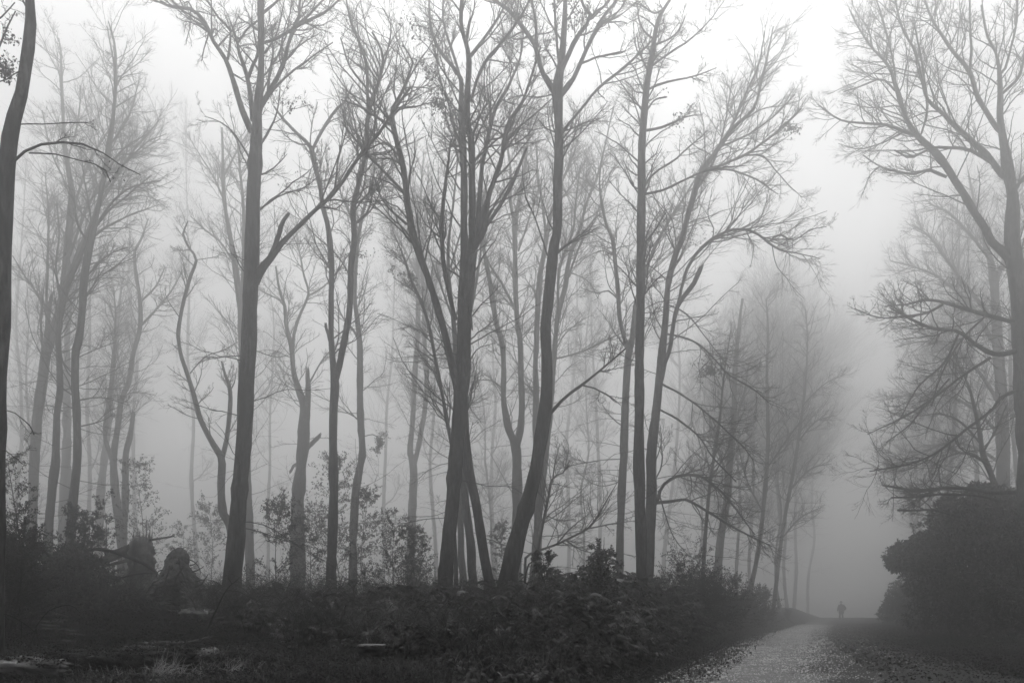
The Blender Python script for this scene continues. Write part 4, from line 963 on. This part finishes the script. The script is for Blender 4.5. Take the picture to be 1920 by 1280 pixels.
def log(name, label, cat, s, Y, Y1=None, material=None, seed=1, sides=26, cut=None, cutmat=None, extra=(), group=None, settle=True):
    a = parse(s)
    if settle:
        mid = a[len(a) // 2]; Yn = min(ground_hit(mid[0], mid[1] + mid[2] * .46), 19.0); Y1 = None if Y1 is None else Yn + (Y1 - Y); Y = Yn
    c = P(a[0][0], a[0][1], Y); root = empty(name, c, label, cat, group)
    G = Geo(); pth, rr = px_tube(G, s, Y, max(sides, 14), Y1, True, .02, seed, fine=True)
    G.build('bark', material or M_log, root)
    if pth.shape[0] > 11 and rr.max() > .035:
        g = rng(seed + 5); m = int(4000 * np.linalg.norm(pth[-1] - pth[0]) * rr.max() * 2.2); i = g.integers(0, len(pth), m); a_ = g.normal(1.57, .8, m)
        q = pth[i] + np.stack([0 * a_, -np.cos(a_) * rr[i], np.sin(a_) * rr[i]], 1) + g.normal(0, .01, (m, 3)) * [2, 0, 0]
        ax_ = norm(pth[-1] - pth[0]); k_ = Geo(); k_.leaves(q, ax_ * g.choice([-1, 1], m)[:, None] + g.normal(0, .5, (m, 3)), .028, g, .7, .3); k_.build('moss_and_flakes', M_moss, root, smooth=False)
    for e in (0, -1):
        jag(G2 := Geo(), pth[e], (pth[e] - pth[e + 2 if e == 0 else e - 2]), rr[e] * .9, rng(seed + 9 + e), 9, 1.1)
        if not (cut and ((e == 0 and 0 in cut) or (e == -1 and 1 in cut))): G2.build('broken_end', material or M_log, root)
    for e in (cut or ()):
        i, j = (0, 1) if e == 0 else (-1, -2)
        d = norm(pth[i] - pth[j]); g = Geo(); g.tubes(np.array([pth[i] + d * .002, pth[i] + d * .012]), np.array([rr[i] * .93, rr[i] * .93]), sides, cap=True)
        g.build('cut_end', cutmat or M_cut, root)
    for e in extra:
        g = Geo(); px_tube(g, e, Y, 6, seed=seed + 3); g.build('branch_stub', material or M_log, root)
    return root

log('fallen_log', 'smooth wet fallen log entering from the left edge of the clearing', 'log', '-80,1250,50 0,1252,48 60,1253,46 118,1256,40', 10.2, material=M_log, seed=5)
log('fallen_log', 'black mossy fallen log lying end to end with the smooth wet one', 'log', '96,1244,46 150,1242,44 220,1240,44 300,1241,44 352,1240,42', 10.8, material=M_moss, seed=6, extra=('105,1250,26 92,1258,24 80,1262,20',))
log('fallen_branch', 'short dark broken branch in front of the mossy log', 'branch', '222,1272,11 262,1268,12 300,1274,11 332,1278,9', 9.9, material=M_moss, seed=7)
log('cut_log', 'pale round cut log end beside the mossy log', 'log', '372,1229,22 392,1226,24 410,1228,22', 11.4, Y1=11.9, material=M_slab, seed=8, cut=(1,))
log('broken_log', 'thin black broken log right of the pale log end', 'log', '400,1238,16 425,1228,17 452,1226,14 462,1234,9', 11.5, material=M_moss, seed=9)
log('cut_log', 'pale barkless log half sunk in bracken in front of the root mound', 'log', '338,1152,12 350,1149,20 370,1150,24 398,1152,22', 16, Y1=15.6, material=M_slab, seed=10)
log('fallen_pole', 'long thin pole lying behind the mossy log', 'branch', '230,1206,7 280,1207,8 300,1204,7 350,1204,5 398,1192,3', 13.2, material=M_slab, seed=11, sides=8)
log('fallen_pole', 'second thin pole lying parallel behind the mossy log', 'branch', '225,1213,5 262,1212,6 300,1213,4', 12.6, material=M_slab, seed=12, sides=8)
log('leaning_log', 'dark broken trunk leaning against the shattered stump', 'log', '176,1058,8 200,1048,15 225,1036,16 247,1026,15', 22, material=M_rot, seed=13, settle=False)
log('split_plank', 'pale split length of wood below the leaning trunk', 'plank', '197,1061,4 215,1056,6 237,1051,5', 21, material=M_slab, seed=14, settle=False, sides=6)
log('fallen_branch', 'curved dead branch arching from the shattered stump down to the root mound', 'branch', '158,1032,4 180,1029,5 205,1032,6 230,1040,6 250,1048,6 272,1058,5 292,1073,3', 19.5, material=M_dark, settle=False, seed=15, sides=7)
log('fallen_branch', 'straight dead branch in the brambles below the leaning trunk', 'branch', '224,1083,3 250,1077,3 275,1074,2 292,1075,1', 18.5, material=M_dark, settle=False, seed=16, sides=6)
log('fallen_branch', 'thin dark branch hanging over the bramble mound on the left', 'branch', '24,1004,3 45,1012,4 62,1020,4 78,1028,4 92,1042,3', 15, material=M_dark, settle=False, seed=17, sides=6)
log('fallen_log', 'pale flat log glinting in the bracken in the middle of the bank', 'log', '524,1149,6 540,1150,9 562,1149,6', 16.2, material=M_slab, seed=18, sides=8)

# bark slabs in the clearing
g_ = rng(55)
for i, (x0, x1, y0, w, dy) in enumerate([(38, 66, 1146, 7, 3), (60, 100, 1150, 5, 3), (74, 122, 1137, 4, 14), (92, 128, 1147, 4, 9), (98, 126, 1160, 5, 3), (62, 118, 1163, 5, 2), (74, 112, 1171, 5, 2), (70, 108, 1177, 4, 0), (104, 124, 1183, 5, -4), (118, 150, 1179, 4, 4), (116, 142, 1200, 4, 1), (126, 160, 1187, 4, 2)]):
    lab = ['broad pale bark slab at the left of the heap', 'slab jutting from under the broad one', 'long thin slab tilted down to the right along the top of the heap', 'short tilted slab under the long thin one', 'stubby pale slab at the right of the heap',
           'long level slab across the middle of the heap', 'slab just below the long level one', 'thin slab near the bottom of the heap', 'curled slab rising at the right foot of the heap', 'narrow slab trailing out right of the curled one',
           'lowest slab, lying nearest the mossy log', 'narrow slab under the trailing one'][i]
    Yb = ground_hit((x0 + x1) / 2, y0 + 8) - .1; w = w * 1.5
    gg = Geo(); px_tube(gg, '%f,%f,%f %f,%f %f,%f,%f' % (x0, y0, w * .6, (x0 + x1) / 2, y0 + dy * .5 + g_.uniform(-1, 1), x1, y0 + dy, w * .5), Yb, 6, seed=60 + i, flat=.35, rough=.15)
    o = gg.build('bark_slab', M_slab, origin=P((x0 + x1) / 2, y0, Yb)); tag(o, lab, 'bark slab', 'bark slabs heaped in the clearing')

def solid(geo, rows, Y, depth=.6, noise=.06, seed=1, sides=28, close=True, NR=26, lump=0.):
    """rows: (py, left px, right px); a lumpy body with that outline"""
    g = rng(seed); k = Y / F; rows = np.array(rows, float)
    py = np.linspace(rows[0, 0], rows[-1, 0], NR)
    l = np.interp(py, rows[:, 0], rows[:, 1]); r = np.interp(py, rows[:, 0], rows[:, 2])
    c = (l + r) / 2; w = (r - l) / 2 * k
    a = np.arange(sides) / sides * 2 * math.pi
    nz = g.normal(size=(NR, sides)); nz = (nz + np.roll(nz, 1, 1) + np.roll(nz, 1, 0) * .8) / 1.8
    ww = w[:, None] * (1 + noise * 2 * nz) + noise * .25 * nz
    if lump:
        zz = py[:, None] / 24.0
        ww = ww * (1 + lump * (np.sin(3 * a + zz * .8 + seed) + .6 * np.sin(7 * a - zz * .9) + .45 * np.sin(13 * a + zz * 1.3) + .3 * np.sin(5 * a + zz * 3.0)))
    x = ((c - 960) * k)[:, None] + np.cos(a) * ww; y = Y + np.sin(a) * ww * depth
    z = np.repeat((H0 + (HY - py) * k)[:, None], sides, 1) + g.normal(0, noise * .12, (NR, sides))
    v = np.stack([x, y, z], -1).reshape(-1, 3); i = np.arange(NR - 1)[:, None] * sides; j = np.arange(sides)[None]; j2 = (j + 1) % sides
    q = np.stack([i + j, i + sides + j, i + sides + j2, i + j2], -1).reshape(-1, 4)
    top = np.array([[(c[0] - 960) * k, Y, z[0].mean()]]); v = np.concatenate([v, top]); t = [(int(b), int((b + 1) % sides), len(v) - 1) for b in range(sides)]
    geo.add(v, q, t)

# uprooted root mound
c = P(335, 1180, 17); root = empty('root_mound', c, 'upturned root plate standing like a pointed earthen mound', 'root mound')
G = Geo(); solid(G, [(1026, 334, 341), (1034, 322, 350), (1050, 313, 352), (1058, 309, 350), (1075, 303, 362), (1095, 291, 371), (1120, 272, 381), (1150, 262, 390), (1190, 255, 398)], 17, .55, .022, 71, 72, NR=70, lump=.11)
G.build('root_plate', M_soil, root, smooth=False)
g_ = rng(72)
for s in ['352,1048,3 362,1052,2 372,1060,1.5 376,1075,1', '356,1060,3 365,1057,2 370,1050,1', '360,1072,3 372,1068,2 382,1060,1', '366,1100,4 378,1095,3 386,1082,2 390,1074,1', '370,1110,2 384,1104,2 392,1120,1', '368,1090,2 380,1086,2 384,1088,1', '300,1085,3 288,1092,2 282,1100,1', '338,1036,2 345,1026,1.5 350,1024,1', '330,1034,2 324,1026,1.3 320,1028,1', '306,1068,3 298,1070,2 292,1080,1', '345,1060,3 330,1085,3 322,1110,2', '335,1045,3 340,1070,2.5 352,1100,2', '318,1060,3 312,1085,2.5 300,1115,2', '296,1095,2 284,1098,1.5 274,1110,1']:
    gg = Geo(); px_tube(gg, s, 16.7, 5, seed=3, wig=.005); gg.build('root', M_dark, root)

# shattered stump
c = P(266, 1110, 22); root = empty('shattered_stump', c, 'shattered tree stump with tall splinters behind the root mound', 'stump')
G = Geo(); solid(G, [(1006, 253, 272), (1014, 247, 283), (1030, 245, 286), (1060, 242, 290), (1100, 236, 296), (1135, 230, 304)], 22, .8, .06, 73, 32); G.build('stump_body', M_rot, root)
G = Geo()
for i in range(26):
    x = g_.uniform(248, 284); h = g_.uniform(6, 22) * (.6 if 262 < x < 272 else 1)
    px_tube(G, '%f,1020,3.2 %f,%f,2.2 %f,%f,.3' % (x, x + g_.uniform(-1, 2), 1014 - h * .5, x + g_.uniform(-1, 3), 1010 - h), 22 + g_.uniform(-.25, .25), 4, seed=i, cap=False)
px_tube(G, '274,1020,3 274.5,990,1.5 274,966,.4', 22, 4, cap=False); px_tube(G, '284,1020,3 285,1003,2 285.5,990,.4', 22, 4, cap=False)
G.build('splinters', M_rot, root)
G = Geo(); px_tube(G, '280,1012,5 300,1009,4 318,1006,3.4 328,1004,3 327,1007,1.5', 21.8, 6); G.build('branch_stub', M_dark, root)

# sawn stump
def sawn_stump(label, rows, Y, topw, cx, ty, seed):
    root = empty('tree_stump', P(cx, rows[-1][0], Y), label, 'stump')
    G = Geo(); solid(G, rows, Y, .95, .03, seed, 28); G.build('stump_body', M_moss, root)
    g = Geo(); p = P(cx, ty, Y); g.tubes(np.array([p + [0, 0, -.012], p + [0, 0, .008]]), np.array([topw / 2 * Y / F] * 2), 30, cap=True, rough=.07, seed=seed); g.build('sawn_face', M_cut, root)
sawn_stump('low sawn stump with a pale flat top, alone in the dark clearing', [(1209, 674, 720), (1218, 675, 719), (1235, 672, 722), (1262, 664, 732)], ground_hit(697, 1244), 47, 697, 1208.5, 74)
log('cut_log', 'short dark block with a pale top edge, left of the sawn stump', 'log', '643,1228,10 650,1224,13 670,1220,14 678,1222,12', 12.7, material=M_moss, seed=21, cut=(0,))
root = empty('tree_stump', P(718, 1150, 16.4), 'small rounded mossy stump poking from the bracken behind the sawn one', 'stump')
G = Geo(); solid(G, [(1118, 714, 720), (1121, 710, 724), (1130, 709, 726), (1160, 706, 729)], 16.4, .9, .04, 75, 20); G.build('stump_body', M_moss, root)

# bare twiggy stems standing in the foreground
def stems(name, label, cat, paths, Y, seed, n=3, material=None, leafy=0, L=.35, base=None, group=None):
    g = rng(seed); a = parse(paths[0])
    if Y < 13.8: Y = min(ground_hit(base[0], base[1]) if base else ground_hit(a[0][0], a[0][1] + 4), 14)
    L = L * min(1, Y / 12)
    root = empty(name, P(a[0][0], a[0][1], Y), label, cat, group)
    for i, s in enumerate(paths):
        G = Geo(); pth, rr = px_tube(G, s, Y + g.uniform(-.2, .2), 5, seed=seed + i, cap=False, rough=.02, wig=.004)
        if n:
            A, Ar = grow(pth[None], rr[None], g, n, .3, (30, 70), 5, .2, 0, .6, t0=.2, Lfix=np.full(n, L), rmin=.0018, rcap=.004); G.tubes(A, Ar, 3)
            if leafy:
                pp = np.repeat(A[:, 2:].reshape(-1, 3), leafy, 0); G.leaves(pp, g.normal(size=pp.shape), .035, g, .6)
        G.build('stem', material or M_dark, root)
    return root
stems('dead_sapling', 'forked bare dead sapling leaning right, in front of the root mound', 'sapling', ['380,1200,3.4 396,1159,3 416,1119,2.6 430,1098,2.2 438,1092,1.6 448,1082,.9', '434,1095,1.5 431,1089,1.2 429,1081,.7', '427,1106,1.3 442,1108,1 455,1111,.8 470,1120,.5'], 13.5, 81, n=2, L=.15)
stems('bramble', 'arching bramble stem looping over the bark slabs', 'bramble', ['66,1176,1.6 78,1158,1.6 92,1145,1.5 110,1137,1.4 128,1134,1.2 142,1138,1 152,1148,.7', '68,1178,1.8 62,1200,1.6 50,1220,1.4', '68,1178,1.5 75,1205,1.3 85,1230,1'], 12.2, 82, n=3, base=(60, 1228))
stems('bramble', 'bramble stem arching in from the left edge over the clearing', 'bramble', ['-20,1148,1.8 5,1150,1.7 25,1155,1.6 45,1168,1.4 66,1184,1.2', '40,1164,1.2 42,1185,1.1 36,1205,1 24,1228,.9', '66,1182,1.5 50,1188,1.2 30,1198,1'], 12, 83, n=4, leafy=1, base=(24, 1230))
stems('bramble', 'small leafy bramble tangle above the mossy log', 'bramble', ['190,1222,1.4 200,1205,1.2 215,1190,1', '205,1225,1.4 212,1210,1.2 222,1198,1', '180,1225,1.3 175,1212,1.1 165,1205,.9', '222,1224,1.2 228,1212,1 226,1200,.8', '165,1224,1 158,1210,.9 150,1206,.7'], 12.4, 84, base=(200, 1226), n=7, leafy=3, L=.2)
stems('dead_sapling', 'thin bare stalk between the forked dead sapling and the grass tuft', 'sapling', ['462,1214,1.5 458,1180,1.3 450,1150,1.1 444,1138,.8'], 13, 85, n=3, L=.2)
stems('dead_twig', 'crooked dark dead shoot by the foot of the leaning S beech', 'twig', ['984,1092,4 988,1070,3.5 993,1056,3 998,1052,2'], 16.5, 86, n=1, L=.15)
stems('bramble', 'looping bramble stem in front of the flat-topped holly', 'bramble', ['668,1135,1.6 662,1115,1.4 664,1098,1.2 674,1088,1 684,1090,.7'], 16, 87, n=2, L=.2)
stems('bare_twig', 'bare vertical twig standing above the larger young beech', 'twig', ['1131,1042,1.6 1132,1025,1.2 1133,1007,.7'], 15, 88, n=1, L=.1)

def tuft(label, px, py, seed, n=60, h=.35, lean=.5, spread=.12, wid=.0045, material=None, group=None):
    g = rng(seed); Y = ground_hit(px, py); q_ = Y / 10.5; h *= q_; spread *= q_; wid *= q_; c = P(px, py, Y)
    a = g.uniform(0, 6.28, n); b = c + np.stack([np.cos(a), np.sin(a) * .6, 0 * a], 1) * (g.random(n) * spread)[:, None] + [0, 0, -.02]
    L = h * g.uniform(.5, 1.15, n)
    D = norm(np.stack([g.normal(lean, .45, n), g.normal(0, .35, n), np.full(n, 1.0)], 1))
    pts = [b]; 
    kink = g.random(n) < .4
    for i in range(5):
        D = norm(D + [0, 0, -.12] + g.normal(0, .06, (n, 3)) + np.where((kink & (i == 3))[:, None], g.normal(0, 1.0, (n, 3)), 0)); pts.append(pts[-1] + D * (L / 5)[:, None])
    R = np.repeat(np.linspace(wid, wid * .3, 6)[None], n, 0)
    G = Geo(); G.tubes(np.stack(pts, 1), R, 3); o = G.build('grass_tuft', material or M_straw, origin=c, smooth=False)
    return tag(o, label, 'grass tuft', group)
tuft('bright straw-coloured grass tuft bent right in front of the mossy log', 290, 1272, 91, 70, .50, .55, .2)
tuft('low scatter of pale dead grass right of the bright tuft', 335, 1268, 92, 40, .3, .1, .35)
tuft('sparse pale grass at the bottom edge below the mossy log', 225, 1275, 93, 26, .25, 0, .4)
tuft('pale bent grass below the thin black broken log', 430, 1262, 94, 60, .28, .3, .4)
tuft('dim pale grass at the bottom edge left of the sawn stump', 520, 1272, 95, 70, .22, .2, .6, material=M_grass)
tuft('tall thin dry grass standing upright in the dark clearing', 558, 1240, 96, 40, .85, 0, .14, .003, material=M_grass)
tuft('short dry grass beside the dark block left of the sawn stump', 632, 1232, 97, 40, .4, 0, .2, .003, material=M_grass)

# fallen twigs: too many and too small to count
g_ = rng(99); n = 3200
X, Y = reg_px(-60, 1200, 5.8, 15)(g_, n); n = len(X); az = g_.uniform(0, 6.28, n)[:, None]; L = g_.uniform(.08, .4, n)[:, None] * np.clip(Y / 14, .4, 1)[:, None]; t = np.linspace(0, 1, 5)[None]
R = np.stack([X[:, None] + np.cos(az) * L * t, Y[:, None] + np.sin(az) * L * t, (terrain(X, Y) + .05)[:, None] + g_.uniform(-.05, .25, n)[:, None] * t * L * 2 + g_.normal(0, .01, (n, 5))], -1)
G = Geo(); G.tubes(R, np.repeat(.0035 - .002 * t, n, 0), 3); o = G.build('fallen_twigs', M_litter, smooth=False); tag(o, 'small broken twigs littering the clearing', 'twigs', None, 'stuff')
# ------------------------------------------------------------------ the walker
def make_person():
    Y = 73.0; px = 1577.5; X = (px - 960) / F * Y; zb = float(terrain(X, Y)) + .02
    root = empty('person', (X, Y, zb), 'person in a hat and a bulky dark coat walking away down the track', 'person')
    # body skeleton, facing +y (away from the viewer); skin modifier grows one surface
    V, E, Rr = [], [], []
    def v(p, r, parent=None):
        V.append(p); Rr.append(r); i = len(V) - 1
        if parent is not None: E.append((parent, i))
        return i
    pel = v((0, 0, .95), .15); sp = v((0, .01, 1.15), .14, pel); ch = v((0, .02, 1.36), .15, sp); nk = v((0, .03, 1.50), .06, ch); hd = v((0, .06, 1.60), .085, nk); ht = v((0, .06, 1.70), .075, hd)
    for s, fy in ((-1, .16), (1, -.14)):
        h = v((s * .075, 0, .88), .095, pel); k = v((s * .075, fy * .7 + .03, .48), .065, h); a = v((s * .075, fy, .09), .042, k); v((s * .11, fy + .17, .035), .035, a)
    for s in (-1, 1):
        sh = v((s * .19, .02, 1.42), .07, ch)
        if s < 0: el, wr, hn = (-.30, .0, 1.13), (-.345, .05, .88), (-.35, .06, .80)
        else: el, wr, hn = (.38, -.05, 1.12), (.27, .08, .93), (.22, .10, .90)
        e = v(el, .045, sh); w = v(wr, .028, e); hh = v(hn, .03, w)
        d = norm(np.array(hn) - np.array(wr))
        for q in range(4):
            o = np.array([0, (q - 1.5) * .019, 0]); b = v(tuple(np.array(hn) + o + d * .03), .010, hh); v(tuple(np.array(hn) + o + d * (.075 - abs(q - 1.4) * .008) + np.array([-s * .012, 0, 0])), .008, b)
        v(tuple(np.array(hn) + d * .015 + np.array([-s * .008, .042, 0])), .010, hh)
    me = bpy.data.meshes.new('body'); me.from_pydata(V, E, [])
    o = bpy.data.objects.new('body', me); scene.collection.objects.link(o)
    m = o.modifiers.new('skin', 'SKIN')
    for i, sv in enumerate(me.skin_vertices[0].data): sv.radius = (Rr[i], Rr[i]); sv.use_root = (i == 0)
    o.modifiers.new('sub', 'SUBSURF').levels = 2
    bpy.context.view_layer.update()
    dg = bpy.context.evaluated_depsgraph_get(); nm = bpy.data.meshes.new_from_object(o.evaluated_get(dg))
    o.modifiers.clear(); o.data = nm; nm.materials.clear(); nm.materials.append(M_skin); nm.polygons.foreach_set('use_smooth', [True] * len(nm.polygons)); o.parent = root
    def loft(name, rows, material, sides=20, noise=0.):
        g = rng(7); a = np.arange(sides) / sides * 2 * math.pi; G = Geo(); vs_ = []
        for (x, y, z, rx, ry) in rows: vs_.append(np.stack([x + np.cos(a) * rx * (1 + noise * g.normal(size=sides)), y + np.sin(a) * ry, np.full(sides, z)], 1))
        n = len(rows); v_ = np.concatenate(vs_ + [np.array([[rows[0][0], rows[0][1], rows[0][2]], [rows[-1][0], rows[-1][1], rows[-1][2]]])])
        i = np.arange(n - 1)[:, None] * sides; j = np.arange(sides)[None]; j2 = (j + 1) % sides
        q = np.stack([i + j, i + j2, i + sides + j2, i + sides + j], -1).reshape(-1, 4)
        t = [(int((b + 1) % sides), int(b), n * sides) for b in range(sides)] + [((n - 1) * sides + b, (n - 1) * sides + (b + 1) % sides, n * sides + 1) for b in range(sides)]
        G.add(v_, q, t); ob = G.build(name, material, origin=(0, 0, 0)); ob.parent = root; ob.location = (0, 0, 0); return ob
    loft('coat', [(0, 0, .62, .235, .17), (0, 0, .72, .25, .18), (0, 0, .95, .26, .185), (.01, 0, 1.15, .27, .19), (0, .01, 1.30, .265, .185), (0, .02, 1.42, .22, .16), (0, .03, 1.50, .12, .10), (0, .04, 1.54, .075, .07)], M_cloth, noise=.02)
    for s, pts in ((-1, [(-.17, .02, 1.43), (-.30, 0, 1.13), (-.345, .05, .90)]), (1, [(.17, .02, 1.43), (.385, -.05, 1.12), (.27, .08, .93)])):
        G = Geo(); p, r = smooth_path(pts, [.095, .085, .06], 12); G.tubes(p, r, 12, cap=True); ob = G.build('sleeve', M_cloth, origin=(0, 0, 0)); ob.parent = root; ob.location = (0, 0, 0)
    for s, fy in ((-1, .16), (1, -.14)):
        G = Geo(); p, r = smooth_path([(s * .075, 0, .92), (s * .075, fy * .7 + .03, .48), (s * .075, fy, .08)], [.12, .085, .075], 12); G.tubes(p, r, 12, cap=True); ob = G.build('trouser_leg', M_cloth, origin=(0, 0, 0)); ob.parent = root; ob.location = (0, 0, 0)
        ob2 = loft('boot', [(s * .0755, fy + .07, -.01, .055, .15), (s * .0755, fy + .06, .05, .055, .14), (s * .0755, fy + .02, .10, .05, .08)], M_dark)
    loft('hat', [(0, .06, 1.695, .16, .17), (0, .06, 1.712, .158, .168), (0, .06, 1.722, .105, .12), (0, .06, 1.79, .095, .11), (0, .06, 1.815, .06, .08)], M_cloth)
make_person()
def make_haze():
    x0, x1, y0, y1, z0, z1 = -150, 190, -60, 262, -9.0, HAZE_TOP
    v = [(x, y, z) for z in (z0, z1) for y in (y0, y1) for x in (x0, x1)]
    f = [(0, 2, 3, 1), (4, 5, 7, 6), (0, 1, 5, 4), (2, 6, 7, 3), (0, 4, 6, 2), (1, 3, 7, 5)]
    me = bpy.data.meshes.new('haze')
    me.from_pydata(v, [], f)
    o = bpy.data.objects.new('haze', me)
    scene.collection.objects.link(o)
    o['kind'] = 'stuff'
    o['label'] = 'pale even fog filling the whole wood'
    o['category'] = 'haze'
    m = bpy.data.materials.new('haze')
    m.use_nodes = True
    n, l = m.node_tree.nodes, m.node_tree.links
    n.clear()
    pv = n.new('ShaderNodeVolumePrincipled')
    pv.inputs['Color'].default_value = (HAZE_COL,) * 3 + (1,)
    pv.inputs['Density'].default_value = HAZE_DENSITY
    pv.inputs['Anisotropy'].default_value = HAZE_ANISO
    out = n.new('ShaderNodeOutputMaterial')
    l.new(pv.outputs[0], out.inputs['Volume'])
    me.materials.append(m)
make_haze()
